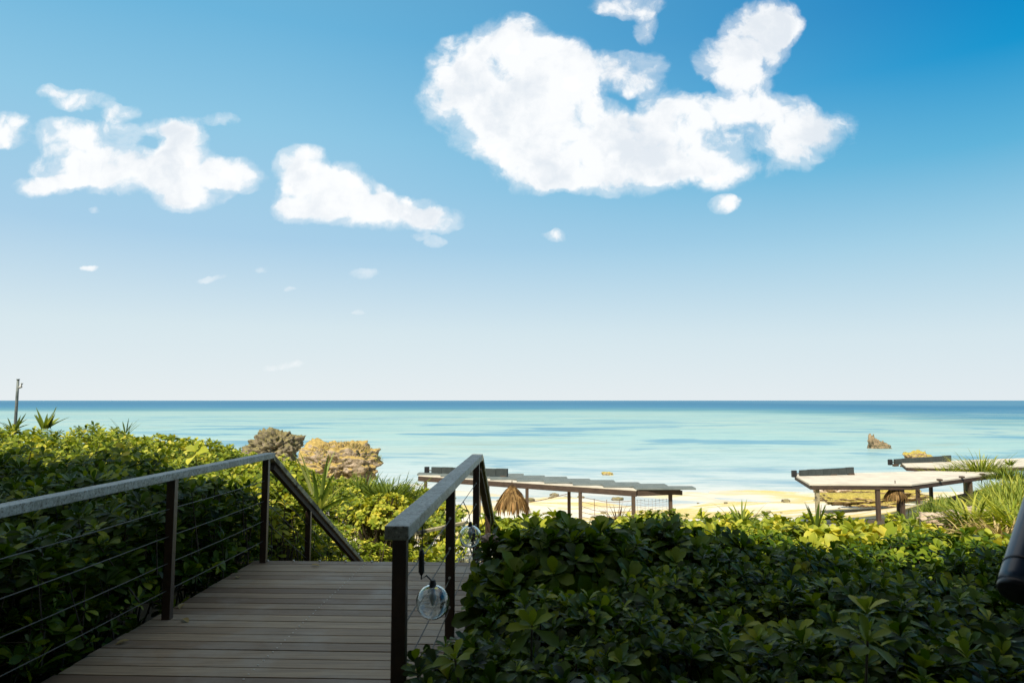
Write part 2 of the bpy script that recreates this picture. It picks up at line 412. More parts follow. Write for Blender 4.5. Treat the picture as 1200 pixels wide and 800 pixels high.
# ------------------------------------------------------------------ leaves
def norm(v): return v/np.maximum(np.linalg.norm(v, axis=-1, keepdims=True), 1e-9)
SHAPES = {
 'paddle': (np.array([0, .28, .55, .82, 1.0]), np.array([.10, .42, .88, .92, .18])),
 'simple': (np.array([0, .5, 1.0]), np.array([.18, 1.0, .2])),
 'oval':   (np.array([0, .25, .55, .82, 1.0]), np.array([.12, .85, 1.0, .6, .06])),
 'strap':  (np.array([0, .2, .45, .7, .88, 1.0]), np.array([.75, 1.0, .95, .7, .38, .04])),
}
def leaves(P, D0, UP, L, Wd, bend, shape, fold=.25):
    """P base, D0 start direction, UP upper side direction, L length, Wd half width, bend (rad) over the length"""
    tt, ww = SHAPES[shape]; n = len(P); k = len(tt)
    side = norm(np.cross(D0, UP)); up = np.cross(side, D0)
    rows = np.zeros((n, k, 3)); rows[:, 0] = P
    ups = np.zeros((n, k, 3)); ups[:, 0] = up
    for i in range(1, k):
        a = bend*(tt[i]+tt[i-1])/2
        dr = D0*np.cos(a)[:, None]-up*np.sin(a)[:, None]
        rows[:, i] = rows[:, i-1]+dr*((tt[i]-tt[i-1])*L)[:, None]
        a2 = bend*tt[i]; ups[:, i] = up*np.cos(a2)[:, None]+D0*np.sin(a2)[:, None]
    w_ = Wd[:, None]*ww[None, :]
    off = side[:, None, :]*w_[..., None]; lift = ups*(w_*fold)[..., None]
    V = np.stack([rows-off+lift, rows, rows+off+lift], axis=2).reshape(-1, 3)     # n,k,3,3
    base = (np.arange(n)*k*3)[:, None, None]
    q = []
    for i in range(k-1):
        for j in (0, 1): q.append([i*3+j, i*3+j+1, (i+1)*3+j+1, (i+1)*3+j])
    Q = (base+np.array(q)[None]).reshape(-1, 4)
    return V, Q, k*3
def rosettes(P, A, size, nl, shape, wr=.24, tilt=(18, 88), bend=(.1, .9), tint_mu=.4, tint_sd=.2):
    """rosettes of leaves at P about axes A; returns V, Q, tint"""
    n = len(P); A = norm(A)
    ref = np.where(np.abs(A[:, 2:3]) < .9, np.array([[0, 0, 1.]]), np.array([[1., 0, 0]]))
    e1 = norm(np.cross(A, ref)); e2 = np.cross(A, e1)
    j = np.arange(nl)[None, :]
    az = j*2.39996+rng.uniform(0, 6.28, (n, 1))+rng.normal(0, .2, (n, nl))
    f = (j+.5)/nl
    th = np.radians(tilt[0]+(tilt[1]-tilt[0])*f**.8+rng.normal(0, 9, (n, nl)))
    rad = e1[:, None]*np.cos(az)[..., None]+e2[:, None]*np.sin(az)[..., None]
    Ax = A[:, None]
    D0 = Ax*np.cos(th)[..., None]+rad*np.sin(th)[..., None]
    UP = Ax*np.sin(th)[..., None]-rad*np.cos(th)[..., None]
    UP = UP+norm(np.cross(D0, UP))*rng.normal(0, .25, (n, nl, 1))
    L = size[:, None]*(.55+.45*np.sqrt(f))*rng.uniform(.75, 1.2, (n, nl))
    base = P[:, None]-Ax*(f*size[:, None]*.25)[..., None]
    bd = rng.uniform(bend[0], bend[1], (n, nl))
    tn = np.clip(rng.normal(tint_mu, tint_sd*.6, (n, 1))+rng.normal(0, tint_sd, (n, nl))+.12*(1-f), 0, 1)
    V, Q, k = leaves(base.reshape(-1, 3), D0.reshape(-1, 3), UP.reshape(-1, 3), L.ravel(), (L*wr*rng.uniform(.85, 1.15, (n, nl))).ravel(), bd.ravel(), shape)
    return V, Q, np.repeat(tn.ravel(), k)
def stems_q(P, Q_, r0=.008, r1=.004):
    """four-sided stems between point arrays"""
    n = len(P); dr = norm(Q_-P); ref = np.where(np.abs(dr[:, 2:3]) < .9, np.array([[0, 0, 1.]]), np.array([[1., 0, 0]]))
    a = norm(np.cross(dr, ref)); b_ = np.cross(dr, a)
    V = []
    for (c, r) in ((P, r0), (Q_, r1)):
        for k in range(4):
            V.append(c+(a*math.cos(k*math.pi/2)+b_*math.sin(k*math.pi/2))*r)
    V = np.stack(V, 1).reshape(-1, 3)
    q = [[k, (k+1) % 4, 4+(k+1) % 4, 4+k] for k in range(4)]
    return V, ((np.arange(n)*8)[:, None, None]+np.array(q)[None]).reshape(-1, 4)
def join(parts):
    Vs, Qs, Ts, Ms = [], [], [], []; o = 0
    for V, Q, T, mi in parts:
        Vs.append(V); Qs.append(Q+o); o += len(V)
        Ts.append(T if T is not None else np.full(len(V), .4)); Ms.append(np.full(len(Q), mi))
    return np.concatenate(Vs), np.concatenate(Qs), np.concatenate(Ts), np.concatenate(Ms)

# ------------------------------------------------------------------ frame of the deck (turned 2.15 degrees)
AL = math.atan(30/F); ca, sa = math.cos(AL), math.sin(AL)
def DK(l, dd, z): return Vector((l*ca+dd*sa, -l*sa+dd*ca, z))
def inv_DK(x, y): return (x*ca-y*sa, x*sa+y*ca)
XD, YD = Vector((ca, -sa, 0)), Vector((sa, ca, 0))
LL, LR, D_END = -2.73, -.60, 6.93

# ------------------------------------------------------------------ terrain
def terrain_z(X, Y):
    X = np.asarray(X, float); Y = np.asarray(Y, float)
    k = np.interp(Y, [-80, 0, 6.5, 9, 12, 16, 22, 28, 33, 40, 50, 60, 120], [.0, -.25, -.45, -1.3, -1.9, -2.6, -3.2, -3.5, -4.1, -4.42, -4.66, -5.2, -9])
    hillL = np.interp(Y, [-80, 0, 10, 18, 24, 30, 120], [0, -.15, -.3, -.7, -2.2, -3.45, -9])
    wl = 1/(1+np.exp((X+5.5-(-.12)*(Y-10))/1.1))
    hillR = np.interp(Y, [-80, 0, 8, 12, 18, 26, 34, 45, 120], [0, -.3, -.7, -1.0, -1.6, -2.9, -3.7, -4.5, -9])
    wr_ = 1/(1+np.exp(-(X-9.5)/1.2))
    z_ = k*(1-wl)*(1-wr_)+np.minimum(hillL, 9)*wl*(1-wr_)+hillR*wr_
    z_ = z_+1.5*np.exp(-((X-20)/3.6)**2-((Y-26)/4.5)**2)+.10*np.sin(X*.33+1)*np.sin(Y*.21)+.05*np.sin(X*.9+Y*.4)
    sh = np.exp(-((Y-43)/9.)**2)
    z_ = z_+sh*(.10*np.sin(X*.41+Y*.6+1.5*np.sin(X*.23+.4))+.08*np.sin(X*.19-Y*.9+2*np.sin(X*.13))+.05*np.sin(X*1.3+Y*1.9+1.2*np.sin(Y*.7)))
    return z_
def make_terrain():
    xs = np.concatenate([np.arange(-90, -30, 3), np.arange(-30, 40, .5), np.arange(40, 91, 3)])
    ys = np.concatenate([np.arange(-80, -2, 3), np.arange(-2, 70, .5), np.arange(70, 121, 5)])
    XX, YY = np.meshgrid(xs, ys); ZZ = terrain_z(XX, YY)
    V = np.stack([XX, YY, ZZ], -1).reshape(-1, 3); nx, ny = len(xs), len(ys)
    i, j = np.meshgrid(np.arange(nx-1), np.arange(ny-1)); a = (j*nx+i).ravel()
    Q = np.stack([a, a+1, a+1+nx, a+nx], 1)
    structure(link('ground', fast_mesh('ground', V, Q), M_ground))
    b = bmesh.new()
    s = 40000
    vs_ = [b.verts.new(p) for p in ((-s, -s, -4.5), (s, -s, -4.5), (s, s, -4.5), (-s, s, -4.5))]; b.faces.new(vs_)
    me = bpy.data.meshes.new('sea'); b.to_mesh(me); b.free(); structure(link('sea', me, M_sea))
make_terrain()

# ------------------------------------------------------------------ building behind the camera (casts the shade)
def building():
    T = thing('resort_building', 'three storey cream building with tiled eaves behind the boardwalk', 'building', (0, -6, 0))
    yaw = R(-20); c, s = math.cos(yaw), math.sin(yaw)
    ax = Vector((c, s, 0)); ay = Vector((-s, c, 0)); o = Vector((-2, -7.4, 0))
    HT = BH
    MB().box(o+Vector((0, 0, HT/2-.4)), ax*16, ay*5, Vector((0, 0, HT/2)), .02).build('wall', M_wall, T)
    MB().box(o+Vector((0, 0, HT-.25)), ax*17.2, ay*6.2, Vector((0, 0, .12)), .02).build('roof', M_roof, T)
    for fl in range(3):
        for k in range(-5, 6):
            if fl == 0 and k in (0, 1): continue
            p = o+ax*(k*2.8)+ay*5.0+Vector((0, 0, 1.6+fl*3.1))
            w = MB().box(p, ax*.8, ay*.05, Vector((0, 0, .8)), .01).build('window', M_dwood, T)
            q = MB().box(p+ay*.056, ax*.7, ay*.006, Vector((0, 0, .7))).build('pane', M_win, w)
            q.parent = w; q.location = (0, 0, 0)
    # unseen low roof over the camera, added to darken the near foreground
    MB().box(Vector((1.5, -.2, 3.35)), (7.5, 0, 0), (0, 2.3, 0), (0, 0, .07), .01).build('shade_roof', M_roof, T)
    for vx in (-5.8, 8.8): MB().box((vx, 1.9, 1.45), (.07, 0, 0), (0, .07, 0), (0, 0, 1.83), .01).build('shade_roof_post', M_post, T)
    p = o+ax*1.2+ay*5.0+Vector((0, 0, 1.1))
    MB().box(p, ax*.9, ay*.05, Vector((0, 0, 1.1)), .01).build('door', M_dwood, T)
BH = 10.4
building()

# ------------------------------------------------------------------ boardwalk, railings, stairs
def boardwalk():
    T = thing('boardwalk', 'grey brown timber boardwalk leading to the stairs down to the beach', 'boardwalk', DK(-1.7, 3.5, 0))
    n = 0; parts = []
    d_ = D_END; w = .1435; gap = .011
    bm = bmesh.new(); tints = []
    mb = MB()
    while d_ > -2.6:
        l1 = -.52 if d_ > 2.95 else (-.66 if d_ > 1.05 else 4.0)
        l0 = -2.84+random.uniform(-.012, .012)
        c = DK((l0+l1)/2, d_-w/2, -.014+random.uniform(-.0015, .0015))
        before = len(mb.b.verts)
        sk = YD*random.uniform(-.004, .004)
        mb.box(c, XD*(l1-l0)/2+sk, YD*(w-gap)/2, Vector((0, 0, .014)), .003)
        mb.b.verts.ensure_lookup_table()
        tints += [random.betavariate(1.6, 1.6)]*(len(mb.b.verts)-before); d_ -= w
    me = bpy.data.meshes.new('planking'); bmesh.ops.recalc_face_normals(mb.b, faces=mb.b.faces); mb.b.verts.index_update()
    mb.b.to_mesh(me); mb.b.free()
    a = me.attributes.new('tint', 'FLOAT', 'POINT'); a.data.foreach_set('value', tints)
    link('planking', me, M_deck, T)
    f = MB()
    for l in (-2.80, -1.7, -.70): f.bar(DK(l, 6.88, -.11), DK(l, 2.2, -.11), .06, .16)
    f.bar(DK(-2.84, 6.935, -.118), DK(-.52, 6.935, -.118), .03, .17)
    f.bar(DK(-2.9, -2.5, -.11), DK(-2.9, 2.2, -.11), .06, .16)
    f.build('frame', M_post, T)
    base = Vector(T['_base'])
    one = MB().tube([(0, 0, 0), (0, 0, .0035)], .0055, 8).build('screw_head', M_screw, T); one.location = DK(-1.70, D_END-w/4, 0)-base
    big = MB().tube([(0, 0, 0), (0, 0, .014)], .011, 8).build('screw_head', M_screw, T); big.location = DK(-2.70, 6.89, 0)-base
    d_ = D_END-w*.75
    while d_ > 2.2:
        o = one.copy(); C.objects.link(o); o.parent = T; o.location = DK(-1.70+random.uniform(-.004, .004), d_, 0)-base; d_ -= w/2
    for i in range(1, 9):
        o = big.copy(); C.objects.link(o); o.parent = T; o.location = DK(-2.70+i*.262, 6.89, 0)-base
boardwalk()

def fallen():
    spots = [(-2.72, 4.6), (-2.6, 5.05), (-2.78, 5.4), (-2.5, 3.8), (-2.7, 6.2), (-1.1, 5.6), (-2.2, 6.7), (-.75, 4.2)]
    for i, (l, dd) in enumerate(spots):
        p = np.array([DK(l, dd, .012)]); a = rng.uniform(0, 6.28)
        V, Q, k = leaves(p, np.array([[math.cos(a), math.sin(a), .12]]), np.array([[0, 0, 1.]]), np.array([.085]), np.array([.022]), np.array([.5]), 'oval', .5)
        o = link('fallen_leaf', fast_mesh('fallen_leaf', V, Q, np.full(len(V), .6)), M_dry)
        tag(o, 'dry curled leaf lying loose on the boardwalk planks', 'leaf', 'fallen leaves on the boardwalk')
RZ = 1.07     # top of the handrails
CAB = (.80, .60, .405, .21)
def left_railing():
    T = thing('railing', 'long grey handrail with cables on dark posts left of the boardwalk', 'railing', DK(LL, 4, 0))
    MB().bar(DK(LL, 6.95, RZ-.028), DK(LL, -1.2, RZ-.028), .105, .055, bevel=.006).build('handrail', M_rail, T)
    for dd in (6.85, 5.08, 3.25, 1.4, -.5):
        pm = MB().box(DK(LL, dd, (RZ-.056)/2-.1), XD*.031, YD*.026, Vector((0, 0, (RZ-.056)/2+.1)), .004); pm.build('post', M_steel, T)
    for z in CAB:
        sg = []
        for i in range(25):
            dd = 6.85-i*(8.05/24); ph = ((6.85-dd) % 1.83)/1.83
            sg.append(DK(LL, dd, z-.006*math.sin(math.pi*ph)))
        MB().tube(sg, .0032, 6).build('cable', M_cable, T)
fallen()
left_railing()
def right_railing():
    T = thing('railing', 'short grey handrail with cables on three dark posts right of the boardwalk', 'railing', DK(LR, 5, 0))
    MB().bar(DK(LR, 6.86, RZ-.03), DK(LR, 2.93, RZ-.03), .105, .06, bevel=.006).build('handrail', M_rail, T)
    for dd in (6.72, 4.75, 3.02):
        MB().box(DK(LR, dd, (RZ-.06)/2-.1), XD*.031, YD*.026, Vector((0, 0, (RZ-.06)/2+.1)), .004).build('post', M_steel, T)
    for dd in (6.72, 4.75):
        for z in CAB:
            MB().tube([DK(LR, dd-.027, z), DK(LR, dd-.036, z)], .009, 10).build('bolt', M_lampw, T)
    for z in CAB:
        MB().tube([DK(LR, 6.72-i*.185, z-.01*math.sin(math.pi*min(1, i/20))) for i in range(21)], .0035, 6).build('cable', M_cable, T)
right_railing()
SLOPE = .51
def stairs():
    T = thing('staircase', 'timber staircase dropping from the end of the boardwalk', 'stairs', DK(-1.7, 7, -.2))
    n = 11
    for i in range(n):
        dd = 7.1+i*.335; z = -.17*(i+1)
        MB().box(DK(-1.7, dd, z), XD*1.06, YD*.15, Vector((0, 0, .02)), .004).build('tread', M_deck, T)
    for l in (-2.73, -.60):
        MB().bar(DK(l, 6.97, -.22), DK(l, 10.7, -.22-3.73*SLOPE), .05, .25).build('stringer', M_post, T)
stairs()
def slope_rail(l, label, post_d, d_end, m_, ext=.0):
    z0 = RZ-.03; T = thing('stair_railing', label, 'stair railing', DK(l, 8, 0))
    f = lambda dd: z0-(dd-6.9)*SLOPE
    MB().bar(DK(l, 6.93, f(6.93)-.002), DK(l, d_end, f(d_end)), .10, .055, bevel=.005).build('handrail', m_, T)
    MB().bar(DK(l, 7.0, f(7.0)-.068), DK(l, d_end, f(d_end)-.068), .05, .06).build('lower_strip', M_post, T)
    for dd in post_d:
        zt = f(dd)-.1; zb = -.22-(dd-6.97)*SLOPE-.2
        MB().box(DK(l, dd, (zt+zb)/2), XD*.031, YD*.026, Vector((0, 0, (zt-zb)/2)), .004).build('post', M_steel, T)
    for z in (-.27, -.47, -.66):
        MB().tube([DK(l, 6.9, f(6.9)+z), DK(l, d_end-.1, f(d_end-.1)+z)], .0035, 6).build('cable', M_cable, T)
slope_rail(LL, 'weathered handrail sloping down the left side of the stairs', (8.18, 10.4), 10.65, M_slope)
slope_rail(LR, 'weathered handrail sloping down the right side of the stairs', (8.3, 10.4), 10.65, M_slope)
def lower_rail():
    a, b_, c = at(437, 657, 12.6), at(465, 629, 12.0), at(545, 612, 13.2)
    T = thing('stair_railing', 'bleached bent handrail of the lower landing seen past the right railing', 'stair railing', (b_.x, b_.y, -2))
    MB().bar(a, b_, .09, .05, bevel=.004).bar(b_+Vector((.02, 0, .002)), c, .09, .05, bevel=.004).build('handrail', M_slope, T)
    for p in (b_.lerp(c, .02), b_.lerp(c, .75)):
        MB().box(p+Vector((0, 0, -.55)), (.035, 0, 0), (0, .03, 0), (0, 0, .52)).build('post', M_post, T)
    MB().tube([b_-Vector((0, 0, .3)), c-Vector((0, 0, .3))], .004, 6).build('cable', M_cable, T)
lower_rail()

# ------------------------------------------------------------------ glass globes, shell, tube
def sphere_bm(c, r, inner=None, seg=32):
    b = bmesh.new(); bmesh.ops.create_uvsphere(b, u_segments=seg, v_segments=seg//2, radius=r)
    if inner:
        g = bmesh.ops.create_uvsphere(b, u_segments=seg, v_segments=seg//2, radius=inner)
        bmesh.ops.reverse_faces(b, faces=list({f for v in g['verts'] for f in v.link_faces}))
    for v in b.verts: v.co += Vector(c)
    me = bpy.data.meshes.new('globe'); b.to_mesh(me); b.free(); return me
def globe(c, label, top_pts, socket=None):
    T = thing('glass_globe_light', label, 'globe light', c)
    link('globe', sphere_bm(c, .078, .0745), M_glass, T, True)
    MB().tube([c+Vector((0, 0, .066)), c+Vector((0, 0, .10))], [.018, .012], 12).build('cap', M_black, T)
    MB().tube([c+Vector((0, 0, .06)), c+Vector((0, 0, .02)), c+Vector((0, 0, -.015))], [.008, .018, .004], 10).build('bulb', M_lampw, T, True)
    MB().tube(top_pts, .0035, 6).build('cord', M_black, T)
    if socket: MB().tube([socket+Vector((0, 0, .055)), socket+Vector((0, 0, .04)), socket-Vector((0, 0, .045)), socket-Vector((0, 0, .06))], [.008, .013, .014, .006], 12).build('connector', M_black, T)
c1 = at(507, 705, 3.25); s1 = at(494, 658, 3.28)
globe(c1, 'clear glass globe with black cord hanging low beside the nearest railing post', [s1+Vector((0, .02, .16)), s1, s1-Vector((0, 0, .08)), c1+Vector((-.03, 0, .12)), c1+Vector((0, 0, .09))], s1)
c2 = at(551, 628, 4.95)
globe(c2, 'clear glass globe strung behind the second railing post', [c2+Vector((-.05, 0, .24)), c2+Vector((-.01, 0, .16)), c2+Vector((0, 0, .09))])
def shell():
    c = at(574, 632, 5.0); b = bmesh.new(); bmesh.ops.create_icosphere(b, subdivisions=4, radius=1)
    for v in b.verts:
        q = v.co.copy(); k = .045*(1+.35*mn.noise(q*2.3)+.2*mn.noise(q*6))
        v.co = Vector((q.x*k*1.3, q.y*k, q.z*k*.9))+c
    me = bpy.data.meshes.new('shell'); b.to_mesh(me); b.free()
    o = link('shell', me, M_shell, None, True)
    tag(o, 'knobbly pinkish shell beside the farther glass globe', 'shell')
shell()
def tube_obj():
    p0, p1 = at(1193, 690, 1.55), at(1233, 556, 1.72); dr = (p1-p0).normalized()
    T = thing('blue_tube', 'glossy dark blue tube slanting in at the right edge above the shrubs', 'tube', p0)
    MB().tube([p0, p0+dr*.02, p1+dr*.6], [.039, .040, .040], 40).build('tube', M_tube, T, True)
    MB().tube([p0+dr*.055, p0+dr*.062], .0412, 40).build('ring', M_cap, T, True)
    MB().tube([p0-dr*.014, p0-dr*.010, p0-dr*.001], [.034, .038, .039], 32).build('end_cap', M_cap, T, True)
    # the pole it is clipped to stands outside the picture
    MB().tube([(1.62, 1.8, -.3), (1.62, 1.8, 2.5)], .025, 12).build('pole', M_cap, T, True)
    k = p1+dr*.1
    MB().tube([k, (1.62, 1.8, k.z)], .012, 8).build('bracket', M_cap, T, True)
tube_obj()

# ------------------------------------------------------------------ shelters on the beach
ZR = 1.6-2.8        # roof top level
def gz(x, y): return float(terrain_z(x, y))
def shelter_one():
    T = thing('beach_shelter', 'long low shelter roofed with stepped grey sheets in front of the beach', 'shelter', (2, 24, -3.3))
    near = lambda k: Vector((3.86-.93*k, 21.75+.52*k, ZR))
    dirL = (near(8)-near(0)).normalized(); nrm = Vector((dirL.y, -dirL.x, 0))
    if nrm.y < 0: nrm = -nrm
    for k in range(9):
        a = near(k); xr = 5.76-.764*k
        mb = MB()
        n = 7
        mb.box((( a.x+xr)/2+.02, a.y+.27+.0, ZR+.03+.012*(k % 2)), ((xr-a.x)/2, 0, 0), (0, .27, .0), (0, 0, .022), .004)
        for q in range(n): mb.bar((a.x+.02, a.y+.05+q*.075, ZR+.058+.012*(k % 2)), (xr+.02, a.y+.05+q*.075, ZR+.058+.012*(k % 2)), .03, .014)
        mb.build('roof_sheet', M_sheet, T)
    A, L = near(-.05), near(7.9)
    MB().bar(A+nrm*.18+Vector((0, 0, -.005)), L+nrm*.18+Vector((0, 0, -.005)), .42, .03).build('edge_board', M_cream, T)
    MB().bar(A+Vector((0, 0, -.11)), L+Vector((0, 0, -.11)), .08, .17).build('beam', M_beam, T)
    Bk = Vector((5.3, 21.9, ZR)); Bl = Vector((-1.2, 26.0, ZR))
    MB().bar(A+Vector((.03, .03, -.11)), Vector((5.35, 22.05, ZR-.10)), .07, .15).build('beam', M_beam, T)
    MB().bar(Vector((5.4, 22.0, ZR-.12)), Bl+Vector((0, 0, -.12)), .07, .14).build('beam', M_beam, T)
    for k in range(1, 9, 2):
        a = near(k); MB().bar(a+Vector((0, .05, -.07)), Vector((5.6-.764*k, a.y+.05, ZR-.07)), .06, .09).build('rafter', M_post, T)
    for p in (near(.05), near(1.75), near(3.6), near(5.4), near(7.6), Vector((5.05, 22.1, 0)), Vector((2.0, 24.3, 0)), Vector((-.9, 25.9, 0))):
        b_ = gz(p.x, p.y)-.2; tp = ZR-.19
        MB().box((p.x, p.y+.02, (tp+b_)/2), (.055, 0, 0), (0, .055, 0), (0, 0, (tp-b_)/2), .006).build('post', M_post, T)
    # rope rail strung between two posts, and a pale net at the end
    a, b_ = near(.1), near(1.7)
    N = thing('rope_fence', 'brown ropes strung between the posts of the shelter with stepped sheets', 'rope fence', (a.x, a.y, -3))
    rr = MB()
    for i in range(7):
        z = ZR-.32-i*.16
        rr.tube([Vector(a).lerp(b_, s/10)+Vector((0, -.05, z-ZR-.10*math.sin(math.pi*s/10)+random.uniform(-.012, .012))) for s in range(11)], .008, 5)
    rr.build('ropes', M_rope, N)
    rr = MB()
    for s in (.25, .5, .75):
        p = Vector(a).lerp(b_, s); rr.tube([p+Vector((0, -.05, -.35)), p+Vector((.03, -.05, -1.5))], .01, 5)
    rr.build('upright', M_rope, N)
    a2, b2 = near(.05), Vector((5.05, 22.1, ZR))
    N = thing('net', 'pale blue net hung at the seaward end of the shelter with stepped sheets', 'net', (a2.x, a2.y, -3))
    rr = MB()
    for i in range(14):
        z = -.32-i*.075
        rr.tube([Vector(a2).lerp(b2, .08+.84*s/8)+Vector((0, .02, z-.05*math.sin(math.pi*s/8)+random.uniform(-.02, .02))) for s in range(9)], .0055, 4)
    for s in range(9):
        p = Vector(a2).lerp(b2, .1+s*.1); rr.tube([p+Vector((0, .02, -.3)), p+Vector((random.uniform(-.06, .06), .02, -1.4))], .0055, 4)
    rr.build('mesh_strands', M_net, N)
    p, q = near(4.0)+Vector((0, 0, -.75)), near(2.2)+Vector((0, 0, -.28))
    tag(MB().tube([p, p.lerp(q, .5)-Vector((0, 0, .03)), q], .012, 6).build('rope', M_rope), 'single slack rope slanting up to the beam beside the straw shade', 'rope')
shelter_one()
def awning(p, q, label, r=.13):
    """folded canvas with brackets lying on a roof's edge"""
    p, q = Vector(p), Vector(q); dr = (q-p).normalized(); T = thing('folded_awning', label, 'folded awning', p)
    up = Vector((0, 0, 1)); sd_ = dr.cross(up).normalized(); L = (q-p).length; n = 7; mb = MB()
    for i in range(n):          # folded lengths of canvas, each a little out of line with the next
        a, b_ = p.lerp(q, i/n), p.lerp(q, (i+1)/n)
        mb.box((a+b_)/2+up*(.004*math.sin(i*2.3)), dr*(L/n/2-.004), sd_*.05, up*(r*.78+.004*math.sin(i*1.3)), .012)
    mb.build('canvas', M_roll, T)
    MB().box(p-dr*.22, dr*.08, sd_*.06, up*r*.8, .01).build('end_bracket', M_black, T)
    MB().tube([p-dr*.25, q], .02, 8).build('spindle', M_post, T)
    for k in (.02, .3, .62, .95):
        c = p.lerp(q, k); MB().box(c-Vector((0, 0, r*.95)), dr*.12, dr.cross(Vector((0, 0, 1)))*.06, (0, 0, .05), .01).build('bracket', M_post, T)
awning(at(506, 551, 26.2), at(595, 553.5, 24.8), 'dark grey folded awning on the far end of the stepped sheet roof', .17)
def straw(c, w, h, label, lamp=True):
    T = thing('straw_shade', label, 'straw shade', c)
    n = 520; k = rng.uniform(0, 2*math.pi, n); lev = rng.uniform(0, 1, n)**.8
    rad = w*(.06+.66*lev); top = np.stack([c[0]+rad*np.cos(k), c[1]+rad*np.sin(k), c[2]-h*(.05+.62*lev**1.3)], 1)
    D0 = norm(np.stack([np.cos(k)*.75, np.sin(k)*.75, -.75-.5*lev], 1)+rng.normal(0, .12, (n, 3)))
    UP = np.stack([np.cos(k), np.sin(k), np.full(n, 1.)], 1)
    V, Q, kk = leaves(top, D0, UP, rng.uniform(.25, .58, n)*h*1.1, np.full(n, w*.042), rng.uniform(.3, .9, n), 'strap')
    link('thatch', fast_mesh('thatch', V, Q, np.repeat(np.clip(rng.normal(.5, .25, n), 0, 1), kk)), M_straw, T)
    mb = MB(); mb.tube([c, c-Vector((0, 0, h*.3)), c-Vector((0, 0, h*.7))], [w*.03, w*.40, w*.66], 24, cap=False).build('lining', M_straw, T, True)
    MB().tube([c-Vector((0, 0, h*.9)), c+Vector((0, 0, .12))], .015, 6).build('cord', M_post, T)
straw(at(600, 567, 23.5), .70, .92, 'shaggy brown straw shade hanging under the beam of the shelter with stepped sheets')

def flat_shelter(name_l, poly, posts, z_, beams, cat='shelter'):
    T = thing('beach_shelter', name_l, cat, (poly[0][0], poly[0][1], -3))
    MB().poly([(x, y, z_) for x, y in poly], .05).build('roof', M_cream, T)
    n = len(poly)
    cx = sum(p[0] for p in poly)/n; cyy = sum(p[1] for p in poly)/n
    for i in range(n):
        p, q = Vector((*poly[i], z_-.12)), Vector((*poly[(i+1) % n], z_-.12)); cc_ = Vector((cx, cyy, z_-.12))
        ins = lambda v: v+(cc_-v).normalized()*.08
        MB().bar(ins(p), ins(q), .07, .13).build('beam', M_beam, T)
    mb = MB()
    for i in range(n):
        p, q = Vector((*poly[i], z_+.012)), Vector((*poly[(i+1) % n], z_+.012))
    for k in range(9):
        s = (k+.5)/9; a = Vector((*poly[0], 0)).lerp(Vector((*poly[1], 0)), s); 
    for (x, y) in posts:
        b_ = gz(x, y)-.2; tp = z_-.19
        MB().box((x, y, (tp+b_)/2), (.06, 0, 0), (0, .06, 0), (0, 0, (tp-b_)/2), .006).build('post', M_post if random.random() < .7 else M_slope, T)
    # battens standing slightly above the boards
    mb = MB(); 
    for s in (.28, .52, .76):
        p = Vector((*poly[1], z_+.0)).lerp(Vector((*poly[2], z_)), s); mb.box(p+Vector((0, 0, .03)), (.07, 0, 0), (0, .07, 0), (0, 0, .03), .01)
    mb.build('clip', M_post, T)
    return T
ZB = 1.6-2.74
flat_shelter('cream flat roofed shelter nearest on the right of the beach', [(9.8, 22.8), (13.1, 22.7), (18.7, 26.4), (16.4, 27.0), (10.45, 25.7)],
   [(10.1, 22.95), (12.05, 22.85), (12.85, 22.85), (13.6, 24.4), (16.6, 25.1)], ZB, None)
awning(at(937, 554.5, 25.2), at(1000, 551.0, 25.6), 'dark grey folded awning on the seaward corner of the nearer flat roof', .15)
ZC = 1.6-2.72
flat_shelter('cream flat roofed shelter farthest right behind the tall grass', [(16.3, 28.6), (18.4, 27.9), (30, 31.2), (30, 34.5), (17.2, 30.6)],
   [(16.8, 28.7), (18.6, 28.4), (22, 29.6), (26, 31), (18.5, 30.6)], ZC, None)
awning(at(1048, 541.0, 30.0), at(1114, 536.5, 30.8), 'dark grey folded awning on the seaward corner of the farther flat roof', .15)
straw(at(1049, 567, 23.0), .42, .52, 'small dark straw shade under the nearer flat roof')
def bench_row():
    # low pale table under the middle shelter
    pass

